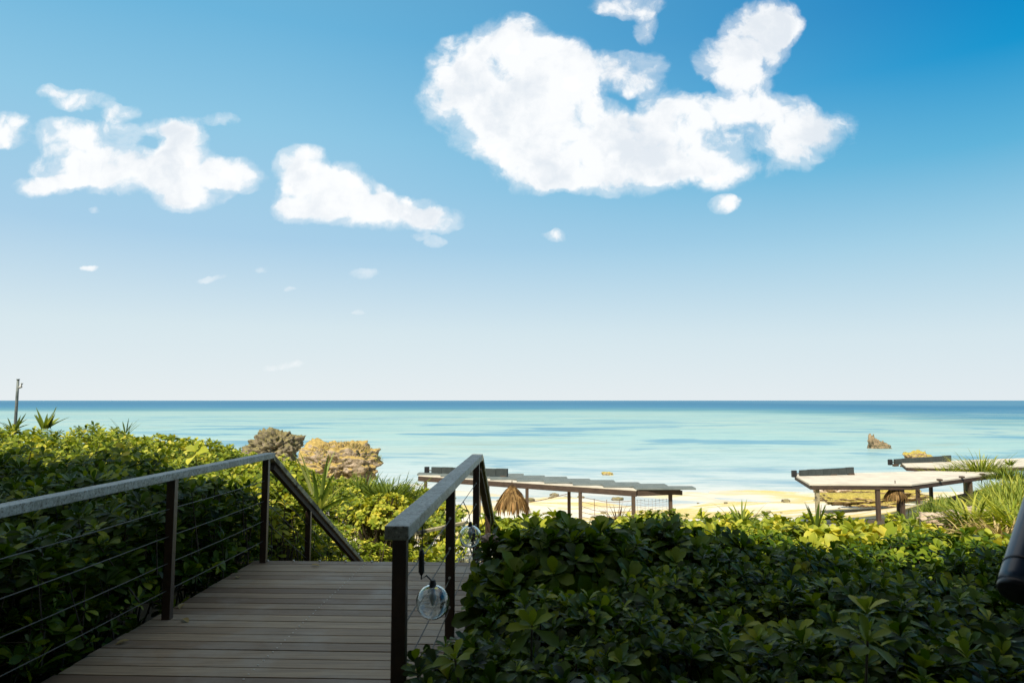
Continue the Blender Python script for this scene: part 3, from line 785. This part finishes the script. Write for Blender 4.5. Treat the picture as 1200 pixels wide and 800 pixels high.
# ------------------------------------------------------------------ rocks
def rock(name, label, c, r, m_, seed, sub=5, amp=.28, fl=None):
    b = bmesh.new(); bmesh.ops.create_icosphere(b, subdivisions=sub, radius=1)
    off = Vector((seed*7.3, seed*3.1, seed))
    for v in b.verts:
        q = v.co.copy(); n = q.normalized()
        k = 1+amp*mn.fractal(n*1.5+off, 1, 2.1, 5)+amp*.42*mn.fractal(n*5+off, .7, 2.1, 5)-amp*1.0*max(0, .2-abs(mn.noise(n*3.2+off)))
        k *= .80*(n.x**4+n.y**4+n.z**4)**-.25
        w_ = Vector((n.x*r[0]*k, n.y*r[1]*k, n.z*r[2]*k))
        v.co = w_+Vector(c)
    me = bpy.data.meshes.new(name); b.to_mesh(me); b.free()
    return me
def tufts(c, r, n, m_, parent, size=.18, top_r=.74, name='grass_tuft', seed=0):
    """short blades standing on a rounded top"""
    k = rng.uniform(0, 2*math.pi, n); s = np.sqrt(rng.uniform(0, 1, n))*top_r
    nz = np.sqrt(1-(s*.93)**2)
    P = np.stack([c[0]+r[0]*s*np.cos(k)*.95, c[1]+r[1]*s*np.sin(k)*.95, c[2]+r[2]*nz*.93], 1)
    D0 = norm(np.stack([np.cos(k)*s*.7, np.sin(k)*s*.7, np.full(n, 1.)], 1)+rng.normal(0, .4, (n, 3)))
    UP = norm(rng.normal(0, 1, (n, 3)))
    V, Q, kk = leaves(P, D0, UP, rng.uniform(.4, 1.2, n)*size, np.full(n, size*.07), rng.uniform(.2, 1.2, n), 'simple')
    link(name, fast_mesh(name, V, Q, np.repeat(rng.uniform(0, 1, n), kk)), m_, parent)
def grassy_rock(label, c, r, m_, seed, n=2500, size=.2):
    T = thing('rock', label, 'rock', c)
    link('stone', rock('stone', label, c, r, m_, seed, 6, .40), m_, T, True)
    tufts(c-Vector((0, 0, .06)), r, n//2, M_dry, T, size)
    tufts(c-Vector((0, 0, .1)), (r[0]*1.04, r[1]*1.1, r[2]*.9), n//5, M_strap, T, size*1.1, name='green_tuft', top_r=1.0)
grassy_rock('small dark mossy rock on the left, half behind the hedge', at(321, 524, 34)+Vector((0, 0, -.15)), (1.32, 1.2, 1.05), M_rockB, 3, 900, .12)
grassy_rock('large tan boulder topped with dry grass left of the sea view', at(398, 545, 30)+Vector((0, 0, -.10)), (1.88, 1.5, 1.16), M_rockA, 8, 2600, .15)
# ragged rock standing in the shallows
def sea_rock():
    D = 88; c = at(1031, 524, D); b = bmesh.new()
    T = thing('sea_rock', 'jagged tan rock with a raised left horn standing in the shallow sea', 'rock', c)
    bmesh.ops.create_icosphere(b, subdivisions=5, radius=1)
    for v in b.verts:
        n = v.co.normalized(); k = 1+.3*mn.fractal(n*2.4, 1, 2.1, 5)
        x = n.x*1.35*k; h = .55+max(0, -n.x)*.35
        z = n.z*h*k
        if n.z > 0: z += max(0, (-n.x-.35))**1.0*1.7*max(0, n.z+.2)
        v.co = Vector((x, n.y*.7*k, z-.1))+c
    me = bpy.data.meshes.new('stone'); b.to_mesh(me); b.free(); link('stone', me, M_rockD_dark, T, True)
    mb = MB()
    for dx, h, w_ in ((-1.15, 1.75, .26), (-.85, 1.5, .30), (-.7, 1.68, .14), (-.45, 1.15, .32), (-.1, 1.0, .2), (.15, .8, .34), (.45, .86, .16), (.7, .62, .34), (1.0, .4, .3)):
        mb.tube([c+Vector((dx+.1, 0, h*.1)), c+Vector((dx, 0, h*.55)), c+Vector((dx-.05, 0, h*.85)), c+Vector((dx-.02, 0, h))], [w_*1.3, w_, w_*.8, w_*.35], 7)
    mb.build('spike', M_rockD_dark, T, True)
M_rockD_dark = rock_mat('tan_sea_rock', (.12, .12, .05), (.36, .26, .15), (.15, .11, .065), .75)
sea_rock()
def lone(label, c, r, m_, seed, sub=5, amp=.34):
    o = link('rock', rock('rock', label, c, r, m_, seed, sub, amp), m_, None, True); tag(o, label, 'rock'); return o
lone('tiny pale rock just breaking the water off the beach, nearer of two', at(712, 556, 57), (.55, .4, .26), M_rockC, 4)
lone('tiny dark rock just breaking the water, farther of two', at(726, 551, 62), (.32, .25, .16), M_rockB, 5)
lone('golden topped boulder behind the farther folded awning', at(1075, 539, 36), (.75, .7, .55), M_rockC, 6)
lone('low golden ledge rock under the nearer flat roof, left', at(1006, 585, 31), (1.9, 1.3, .26), M_rockC, 11)
lone('low golden ledge rock under the nearer flat roof, right', at(1040, 579, 34), (2.2, 1.1, .30), M_rockC, 12)
lone('pale block of stone at the waterline under the nearer flat roof', at(978, 573, 40), (1.2, .8, .5), M_rockD, 13)
lone('pale sunlit limestone boulder below the tall grass on the right', at(1104, 618, 13), (.40, .35, .34), M_rockD, 14, 5)
lone('pale stone in dry grass right of the limestone boulder', at(1146, 612, 13.4), (.35, .3, .33), M_rockD, 15)

def beach_stones():
    protos = [rock('beach_stone', '', (0, 0, 0), (.16, .12, .08), M_rockB, 20+i, 3, .3) for i in range(3)]
    for me in protos: me.materials.append(M_rockB); me.polygons.foreach_set('use_smooth', [True]*len(me.polygons))
    n = 0
    while n < 46:
        y_ = random.uniform(29, 46); x_ = random.uniform(-.05, .62)*y_
        z_ = gz(x_, y_)
        if z_ < -4.7 or z_ > -3.2: continue
        o = bpy.data.objects.new('beach_stone', random.choice(protos)); C.objects.link(o)
        k = random.uniform(.5, 1.9)*(.7+.6*(y_ > 38)); o.location = (x_, y_, max(z_, -4.5)+.01); o.scale = (k*random.uniform(.8, 1.6), k, k); o.rotation_euler = (0, 0, random.uniform(0, 6.28))
        tag(o, 'small dark stone lying on the pale beach or in its shallows', 'stone', 'small dark stones scattered over the beach and shallows'); n += 1
beach_stones()
# ------------------------------------------------------------------ vegetation
def rbf_height(pk):
    pts = [at(*p) for p in pk['px']]+[Vector(p) for p in pk.get('xyz', [])]
    A = np.array([[p.x, p.y] for p in pts]); Z = np.array([p.z for p in pts])
    def h(X, Y):
        X = np.asarray(X, float); Y = np.asarray(Y, float)
        sc = .35+.10*np.maximum(Y, 0)
        d2 = ((X[..., None]-A[:, 0])**2+(Y[..., None]-A[:, 1])**2)/sc[..., None]**2+.05
        w_ = d2**-1.8
        return (w_*Z).sum(-1)/w_.sum(-1)
    return h
right_h = rbf_height({'px': [(505, 765, 2.6), (600, 800, 2.0), (560, 720, 3.1), (700, 730, 2.7), (800, 800, 2.0), (650, 680, 3.6), (560, 665, 4.2), (760, 680, 3.6),
   (850, 670, 3.9), (900, 720, 2.9), (1000, 800, 2.0), (1000, 700, 3.3), (1100, 720, 2.9), (1200, 740, 2.6), (1200, 690, 3.6), (1000, 665, 4.4), (1120, 660, 4.8),
   (900, 640, 5.6), (1000, 640, 6.2), (1100, 640, 6.6), (1200, 640, 6.6), (830, 628, 7.2), (740, 635, 7.2), (660, 640, 6.6), (900, 614, 8.8), (1000, 616, 8.8), (1080, 626, 8.8), (1180, 626, 8.5),
   (850, 606, 11), (950, 608, 11), (1040, 612, 11), (760, 612, 10.5), (680, 618, 9.5), (610, 605, 9), (570, 612, 8.5), (1150, 634, 10.5), (600, 615, 11.5), (640, 612, 12), (560, 625, 12), (520, 640, 11.5), (610, 612, 13.5)],
   'xyz': [(1, 15, -2.2), (5, 15, -2.3), (9, 15, -2.0), (-.5, 14, -1.8), (2, 13.2, -1.3), (6, 13.2, -1.3), (3.3, .8, .62), (1.5, .8, .6), (0, 1, .55), (12, 9, -.3), (14, 6, .2), (9, 2, .5), (-.35, 2.5, .55), (-.5, 2.4, .56), (-.44, 2.95, .5), (-.5, 1.7, .5), (-.35, 3.0, .5), (-.18, 3.6, .42), (-.13, 4.3, .42), (-.1, 5.0, .4), (-.05, 5.8, .3), (0, 6.6, .2), (0, 7.4, .0)]})
left_h = rbf_height({'px': [(0, 560, 5.2), (60, 552, 6.2), (100, 530, 7.6), (0, 522, 8.5), (180, 535, 9.5), (0, 502, 12), (60, 503, 12.5), (120, 501, 14), (190, 509, 14.5), (240, 517, 14), (282, 531, 14.5),
   (220, 545, 9.5), (290, 560, 9.2), (330, 570, 10), (370, 605, 10.6), (310, 545, 14), (350, 560, 14), (400, 578, 14), (440, 590, 13.2), (478, 604, 12.8), (430, 615, 12.4), (400, 635, 11.8),
   (455, 635, 12.2), (520, 640, 12), (480, 595, 16), (450, 575, 19), (400, 560, 20), (340, 545, 20), (280, 530, 20), (200, 512, 20), (100, 505, 22)],
   'xyz': [(-4.6, 1, .95), (-5, 3, 1.0), (-4.2, 3.4, .95), (-3.9, 1.5, .85), (-3.55, 4.5, .8), (-9, 3, 1.1), (-12, 8, 1.15), (-16, 14, 1.0), (-7, 26, -2.2), (-14, 26, -.6), (-3, 24, -2.8)]})
def canopy(name, label, cat, hfun, region, cell, layers, size, nl, shape, m_, kind='stuff', lump=.14, group=None, tint=(.38, .17), wr=.26, lumpscale=.9, seed=0, dz=.15, thin=1.0, drop_=.1):
    x0, x1, y0, y1 = region['box']
    gx, gy = np.meshgrid(np.arange(x0, x1, cell), np.arange(y0, y1, cell))
    Ps, As = [], []
    h0_ = hfun; hfun = lambda a, b_: h0_(a, b_)-drop_
    for L in range(layers):
        X = (gx+rng.uniform(-.5, .5, gx.shape)*cell).ravel(); Y = (gy+rng.uniform(-.5, .5, gy.shape)*cell).ravel()
        ok = region['inside'](X, Y); X, Y = X[ok], Y[ok]
        if L > 0:
            q = rng.uniform(0, 1, len(X)) < thin*(.85 if L < 3 else .6); X, Y = X[q], Y[q]
        e = .08
        lum = lambda a, b_: lump*(np.sin(a*2.1/lumpscale+seed+1.3*np.sin(b_*1.3/lumpscale))*np.sin(b_*2.3/lumpscale+1.7*np.sin(a*1.1/lumpscale)))
        H = hfun(X, Y)+lum(X, Y)
        gxx = (hfun(X+e, Y)+lum(X+e, Y)-H)/e; gyy = (hfun(X, Y+e)+lum(X, Y+e)-H)/e
        Nn = norm(np.stack([-gxx, -gyy, np.ones_like(gxx)], 1))
        Z = H-L*dz-rng.uniform(0, dz, len(X))+rng.normal(0, .025, len(X))
        gr = terrain_z(X, Y)
        ok = Z > gr+.03; 
        Ps.append(np.stack([X, Y, Z], 1)[ok]); As.append((Nn*.9+np.array([0, -.12, .55])+rng.normal(0, .3, Nn.shape))[ok])
    P = np.concatenate(Ps); A = norm(np.concatenate(As))
    sz = size*rng.uniform(.75, 1.25, len(P))
    V, Q, T_ = rosettes(P, A, sz, nl, shape, wr=wr, tint_mu=tint[0], tint_sd=tint[1])
    sel = rng.uniform(0, 1, len(P)) < .35
    Pb = P[sel]; drop = -A[sel]*.25+np.array([0, 0, -.25])+rng.normal(0, .06, (sel.sum(), 3))
    Vs, Qs = stems_q(Pb+drop, Pb-A[sel]*.02)
    V, Q, T_, Mi = join([(V, Q, T_, 0), (Vs, Qs, None, 1)])
    o = link(name, fast_mesh(name, V, Q, T_, Mi), [m_, M_stem])
    tag(o, label, cat, group, kind)
    print(name, 'rosettes', len(P), 'quads', len(Q))
    return o
def off_deck(X, Y, right=True):
    l, dd = X*ca-Y*sa, X*sa+Y*ca
    if right: return (l > np.where(dd < 2.85, -.60, np.where(dd < 3.3, -.54, np.where(dd < 7.3, -.32, -.42)))) & (dd > 1.15) | (l > 4.2) & (dd > .2)
    return l < -2.9
def in_view(X, Y, m=1.0): return np.abs(X) < .80*Y+m+.6
ndeck = lambda X, Y: off_deck(X, Y) & in_view(X, Y)
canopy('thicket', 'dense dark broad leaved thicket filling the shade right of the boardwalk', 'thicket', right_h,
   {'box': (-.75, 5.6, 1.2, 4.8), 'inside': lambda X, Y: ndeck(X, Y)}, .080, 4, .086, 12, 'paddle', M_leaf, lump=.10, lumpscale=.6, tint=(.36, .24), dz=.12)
canopy('thicket', 'broad leaved thicket between the shaded shrubs and the sunlit bank on the right', 'thicket', right_h,
   {'box': (-.5, 10, 4.8, 8.2), 'inside': lambda X, Y: ndeck(X, Y)}, .118, 4, .105, 11, 'paddle', M_leaf, lump=.15, tint=(.48, .22), seed=2)
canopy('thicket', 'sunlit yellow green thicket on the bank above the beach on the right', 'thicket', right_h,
   {'box': (-1.0, 13, 7.6, 15.0), 'inside': lambda X, Y: ndeck(X, Y) & ((X > .1) | (Y > 10.9))}, .19, 3, .16, 9, 'oval', M_lime_sunlit, lump=.2, lumpscale=.7, tint=(.5, .24), seed=4, wr=.3, dz=.2)  # brighter leaf colour carries part of the sunlight here
def left_in(X, Y):
    l, dd = X*ca-Y*sa, X*sa+Y*ca
    return (l < -2.88) & in_view(X, Y, 1.5)
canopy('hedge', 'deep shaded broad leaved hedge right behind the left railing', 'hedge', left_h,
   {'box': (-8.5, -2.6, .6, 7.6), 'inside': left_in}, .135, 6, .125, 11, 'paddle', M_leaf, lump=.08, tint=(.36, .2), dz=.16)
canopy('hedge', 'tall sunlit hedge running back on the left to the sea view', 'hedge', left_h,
   {'box': (-15, -2.6, 7.6, 14.5), 'inside': left_in}, .17, 3, .135, 9, 'paddle', M_lime_sunlit, lump=.16, lumpscale=.8, tint=(.36, .28), seed=3, dz=.2)  # sunlight on this hedge is partly put into its brighter leaf colour
def beyond(X, Y):
    l, dd = X*ca-Y*sa, X*sa+Y*ca
    return in_view(X, Y, 1.5) & (((Y > 14.5) & (X < -1.7)) | ((l > -3.0) & (dd > 11.0) & (Y <= 14.5) & (X < -.9)))
canopy('thicket', 'small leaved yellow green thicket between the stairs and the boulders', 'thicket', left_h,
   {'box': (-9, .6, 10.8, 21), 'inside': lambda X, Y: beyond(X, Y)}, .17, 3, .11, 8, 'oval', M_lime_sunlit, lump=.16, tint=(.45, .22), seed=6, wr=.34, dz=.16)

def bush(name, label, c, rx, rz_, n, size, nl, shape, m_, tint=(.4, .18), wr=.28, group=None, cat='shrub', up=.8):
    """domed shrub whose crown centre is c, stems go down to the ground"""
    g = gz(c.x, c.y); T = thing(name, label, cat, (c.x, c.y, g), group)
    k = rng.uniform(0, 2*math.pi, n); cz = rng.uniform(-.25, 1, n); s = np.sqrt(1-cz**2); rr = rng.uniform(.55, 1.05, n)
    nrm_ = np.stack([s*np.cos(k), s*np.sin(k), cz], 1)
    P = np.array(c)+nrm_*np.array([rx, rx, rz_])*rr[:, None]
    A = norm(nrm_+np.array([0, 0, up])+rng.normal(0, .25, (n, 3)))
    V, Q, T_ = rosettes(P, A, size*rng.uniform(.8, 1.25, n), nl, shape, wr=wr, tint_mu=tint[0], tint_sd=tint[1])
    link('foliage', fast_mesh('foliage', V, Q, T_), m_, T)
    root = np.array([c.x, c.y, g])+rng.normal(0, rx*.15, (n, 3))*np.array([1, 1, 0])
    mid = root*.35+P*.65+rng.normal(0, .03, (n, 3))
    V1, Q1 = stems_q(root, mid, .012, .008); V2, Q2 = stems_q(mid, P, .008, .004)
    V, Q, _, _ = join([(V1, Q1, None, 0), (V2, Q2, None, 0)])
    link('stems', fast_mesh('stems', V, Q), M_stem, T)
def tuft(name, label, c, n, L, wd, m_, spread=50, bend=(.4, 1.4), tint=(.5, .2), base_r=.1, cat='plant', group=None, z=None):
    g = z if z is not None else c.z
    base = Vector((c.x, c.y, g))
    k = rng.uniform(0, 2*math.pi, n); th = np.radians(rng.uniform(4, spread, n))
    P = np.array(base)+np.stack([np.cos(k), np.sin(k), np.zeros(n)], 1)*(base_r*rng.uniform(0, 1, (n, 1)))
    D0 = np.stack([np.cos(k)*np.sin(th), np.sin(k)*np.sin(th), np.cos(th)], 1)
    UP = np.stack([-np.cos(k)*np.cos(th), -np.sin(k)*np.cos(th), np.sin(th)], 1)+rng.normal(0, .2, (n, 3))
    V, Q, kk = leaves(P, D0, UP, L*rng.uniform(.65, 1.15, n), wd*rng.uniform(.8, 1.2, n), rng.uniform(bend[0], bend[1], n), 'strap', .35)
    o = link(name, fast_mesh(name, V, Q, np.repeat(np.clip(rng.normal(tint[0], tint[1], n), 0, 1), kk)), m_)
    tag(o, label, cat, group); return o
# named plants
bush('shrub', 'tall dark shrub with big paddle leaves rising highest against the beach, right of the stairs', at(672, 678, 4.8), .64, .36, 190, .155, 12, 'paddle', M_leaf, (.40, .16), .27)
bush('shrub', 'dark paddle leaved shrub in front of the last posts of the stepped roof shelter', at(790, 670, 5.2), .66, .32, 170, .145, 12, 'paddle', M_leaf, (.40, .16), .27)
bush('shrub', 'dark paddle leaved shrub crowding the stair rail behind the farther glass globe', at(600, 705, 4.4), .25, .2, 30, .19, 11, 'paddle', M_leaf, (.42, .15), .27)
bush('shrub', 'twiggy small leaved shrub at the foot of the net', at(775, 618, 11.5), .55, .28, 130, .09, 8, 'oval', M_strap, (.35, .2), .34)
bush('shrub', 'pale broad leaved shrub sunlit in front of the nearer flat roof', at(1000, 645, 8.2), .75, .26, 90, .21, 9, 'oval', M_lime_sunlit, (.62, .18), .34)
bush('shrub', 'bright yellow green shrub sunlit left of the pale broad leaved one', at(895, 638, 8.8), .6, .22, 80, .17, 9, 'oval', M_lime_sunlit, (.6, .2), .32)
bush('shrub', 'rounded lime coloured shrub beyond the stairs', at(452, 606, 12.4), .62, .40, 190, .10, 8, 'oval', M_lime_sunlit, (.66, .2), .38)
bush('shrub', 'bright green leafy shrub just past the end of the left railing', at(322, 590, 9.2), .42, .42, 80, .15, 10, 'paddle', M_lime_sunlit, (.42, .2), .28)
bush('shrub', 'green shrub showing through the right railing against the water', at(590, 628, 9.0), .5, .24, 70, .15, 10, 'paddle', M_lime_sunlit, (.4, .2), .28)
tuft('lily', 'striped pale long leaved lily beside the sloping left handrail', at(372, 600, 9.6), 22, .85, .028, M_varie, 62, (.1, .6), (.5, .3))
tuft('spider_lily', 'spiky strap leaved lily on the hedge top beside the grey pole', at(52, 502, 11.2), 20, .36, .026, M_strap, 62, (.0, .3), (.45, .25))
tuft('spider_lily', 'small dark strap leaved tuft at the foot of the grey pole', at(17, 502, 10.8), 9, .30, .016, M_strap, 70, (.0, .5), (.2, .1))
tuft('grass_clump', 'wispy tuft sticking out of the hedge top right of the spiky lily', at(147, 507, 12.5), 12, .32, .010, M_strap, 55, (.1, .6), (.2, .1))
for i, (px, py, D, lab) in enumerate([(425, 585, 19, 'dark green strappy grass below the large boulder'), (455, 588, 18, 'dark green strappy grass at the seaward tip below the large boulder')]):
    tuft('grass_clump', lab, at(px, py, D), 420, .75, .020, M_strap, 70, (.4, 1.6), (.3, .2), base_r=.8)
tuft('grass_clump', 'arching strap leaves among the sunlit shrubs left of the nearer flat roof', at(868, 612, 9.8), 34, .32, .012, M_strap, 70, (.4, 1.4), (.4, .2), base_r=.18)
tuft('spiky_plant', 'upright dark blade leaves standing before the nearer flat roof\'s left post', at(957, 617, 8.6), 10, .30, .022, M_strap, 24, (.0, .3), (.35, .1), base_r=.05)
for (px, py, D, n, L, lab, mm, tn, br) in [
    (1150, 558, 27.5, 420, 1.15, 'bright grass clump rising in front of the farther flat roof', M_strap, (.6, .2), .8),
    (1182, 562, 25, 260, .6, 'darker grass clump behind the right tip of the nearer flat roof', M_strap, (.4, .2), .7),
    (1112, 557, 27.5, 160, .5, 'low grass along the edge of the farther flat roof', M_lime_sunlit, (.5, .2), 1.0),
    (1140, 618, 12.2, 150, .80, 'drooping long leaved clump between the two pale stones', M_strap, (.6, .25), .3),
    (1195, 622, 11.5, 260, .7, 'yellow green grass clump at the right edge above the blue tube', M_lime_sunlit, (.6, .2), .5),
    (1172, 632, 11, 300, .35, 'dry golden grass beside the pale stones on the right', M_dry, (.5, .2), .6),
    (1100, 634, 12, 180, .3, 'dry grass in front of the limestone boulder', M_dry, (.55, .2), .5),
    (1075, 628, 12.5, 120, .45, 'green grass clump at the lit post of the nearer flat roof', M_strap, (.55, .2), .4)]:
    tuft('grass_clump', lab, at(px, py, D), n, L, .017, mm, 62, (.5, 1.9), tn, base_r=br)
def grass_bank(label, fn, n, L, wd, m_, tn):
    """thick arching grass over a bank: fn(n) gives base points"""
    P = fn(n); nc = 60; cen = P[rng.integers(0, n, nc)]; own = rng.integers(0, nc, n)
    P = P*.55+cen[own]*.45+rng.normal(0, .12, P.shape)*np.array([1, 1, 0])
    P[:, 2] = np.maximum(terrain_z(P[:, 0], P[:, 1]), P[:, 2]-.3)
    k = np.arctan2(P[:, 1]-cen[own][:, 1], P[:, 0]-cen[own][:, 0])+rng.normal(0, .6, n); th = np.abs(rng.normal(.35, .3, n))
    D0 = np.stack([np.cos(k)*np.sin(th), np.sin(k)*np.sin(th), np.cos(th)], 1)
    UP = np.stack([-np.cos(k)*np.cos(th), -np.sin(k)*np.cos(th), np.sin(th)], 1)+rng.normal(0, .3, (n, 3))
    V, Q, kk = leaves(P, D0, UP, L*rng.uniform(.4, 1.2, n), wd*rng.uniform(.7, 1.3, n), rng.uniform(.4, 2.2, n), 'strap', .35)
    tt = np.clip(rng.normal(tn, .16, n)+rng.normal(0, .14, nc)[own], 0, 1)
    tag(link('grass_bank', fast_mesh('grass_bank', V, Q, np.repeat(tt, kk)), m_), label, 'grass', kind='stuff')
def bankfn(picks):
    pts = np.array([at(*p) for p in picks])
    def fn(n):
        w_ = rng.dirichlet([.35]*len(pts), n); return w_@pts
    return fn
grass_bank('bright long grass covering the bank at the right edge under the farther flat roof', bankfn([(1135, 600, 16), (1205, 625, 11.5), (1240, 610, 14), (1165, 575, 22), (1210, 560, 25), (1160, 625, 12.5), (1240, 570, 22), (1150, 575, 20), (1180, 590, 16)]), 9500, .8, .016, M_strap, .62)
grass_bank('green grass in the deep shade under the nearer flat roof', bankfn([(1065, 600, 21), (1130, 585, 24), (1100, 575, 26), (1120, 610, 18), (1068, 620, 14), (1095, 610, 15.5)]), 2600, .55, .015, M_strap, .4)
tuft('sprig', 'lone small plant on the skyline at the far right above the roofs', at(1183, 545, 22), 14, .28, .03, M_strap, 60, (.2, .8), (.4, .2))
def overhang():
    n = 26; P = np.array([DK(rng.uniform(-2.95, -2.80), d_, rng.uniform(.03, .30)) for d_ in rng.uniform(2.6, 6.7, n)])
    A = np.array([DK(.9, 0, .35)]*n)+rng.normal(0, .3, (n, 3))
    V, Q, T_ = rosettes(P, A, .10*rng.uniform(.7, 1.3, n), 7, 'paddle', wr=.24, tint_mu=.4, tint_sd=.2)
    Vs, Qs = stems_q(P-norm(A)*.35-np.array([0, 0, .05]), P, .006, .003)
    V, Q, T_, Mi = join([(V, Q, T_, 0), (Vs, Qs, None, 1)])
    tag(link('hedge_fringe', fast_mesh('hedge_fringe', V, Q, T_, Mi), [M_leaf, M_stem]), 'low leafy twigs reaching over the left edge of the boardwalk', 'hedge', kind='stuff')
overhang()
def sprig(label, c, size, n, m_, tint, A=(0, -.3, 1), nl=10, shape='paddle', wr=.24, name='sprig'):
    P = np.array([c])+rng.normal(0, size*.6, (n, 3))*np.array([1, 1, .35]); 
    V, Q, T_ = rosettes(P, np.array([A]*n)+rng.normal(0, .25, (n, 3)), np.full(n, size), nl, shape, wr=wr, tint_mu=tint, tint_sd=.12)
    Vs, Qs = stems_q(P+np.array([0, 0, -.45])+rng.normal(0, .05, (n, 3)), P, .007, .004)
    V, Q, T_, Mi = join([(V, Q, T_, 0), (Vs, Qs, None, 1)])
    tag(link(name, fast_mesh(name, V, Q, T_, Mi), [m_, M_stem]), label, 'plant')
sprig('bright green leafy sprig standing out of the dark thicket bottom right', at(1030, 752, 2.2), .10, 1, M_lime_sunlit, .35)
sprig('leafy sprig below the nearer glass globe against the railing post', at(545, 765, 2.7), .11, 1, M_leaf, .75)
sprig('leafy sprig at the very bottom middle of the thicket', at(735, 796, 1.9), .08, 1, M_leaf, .6)
sprig('large leaved sprig in the thicket right of the nearer glass globe', at(610, 742, 2.8), .12, 1, M_leaf, .5)
sprig('large yellow green leaves poking out of the sunlit hedge top', at(247, 526, 10.5), .26, 1, M_lime_sunlit, .5, nl=6, shape='oval', wr=.32)
sprig('small seedling growing at the left edge of the boardwalk', DK(-3.05, 3.7, .22), .13, 3, M_leaf, .6)
sprig('pale leaved sprig in the shade among the right shrubs', at(968, 712, 3.0), .11, 1, M_strap, .6)

c_ = at(724, 606, 22.6)
tuft('dry_plant', 'dead brown twiggy plant behind the rope fence', Vector((c_.x, c_.y, c_.z-.35)), 60, .85, .014, M_straw, 45, (.1, 1.0), (.3, .2), base_r=.12)
# ------------------------------------------------------------------ lamp pole on the left
def pole():
    b_, tp = at(17.8, 505, 22), at(21.2, 445, 22); b_.z = gz(b_.x, b_.y); 
    T = thing('lamp_post', 'thin grey pole with a small pale lamp rising over the left hedge', 'lamp post', (tp.x, tp.y, b_.z))
    MB().tube([Vector((tp.x, tp.y, b_.z)), tp-Vector((0, 0, .5)), tp], [.055, .042, .036], 12).build('pole', M_pole, T, True)
    q = tp+Vector((.045, 0, -.16))
    MB().tube([q+Vector((.0, 0, -.10)), q+Vector((.05, 0, -.06)), q+Vector((.09, 0, .06))], [.03, .055, .045], 12).build('lamp_head', M_lampw, T, True)
    MB().tube([tp, tp+Vector((0, 0, .03))], .05, 12).build('cap', M_pole, T, True)
pole()
for o in bpy.data.objects:
    if '_base' in o: del o['_base']
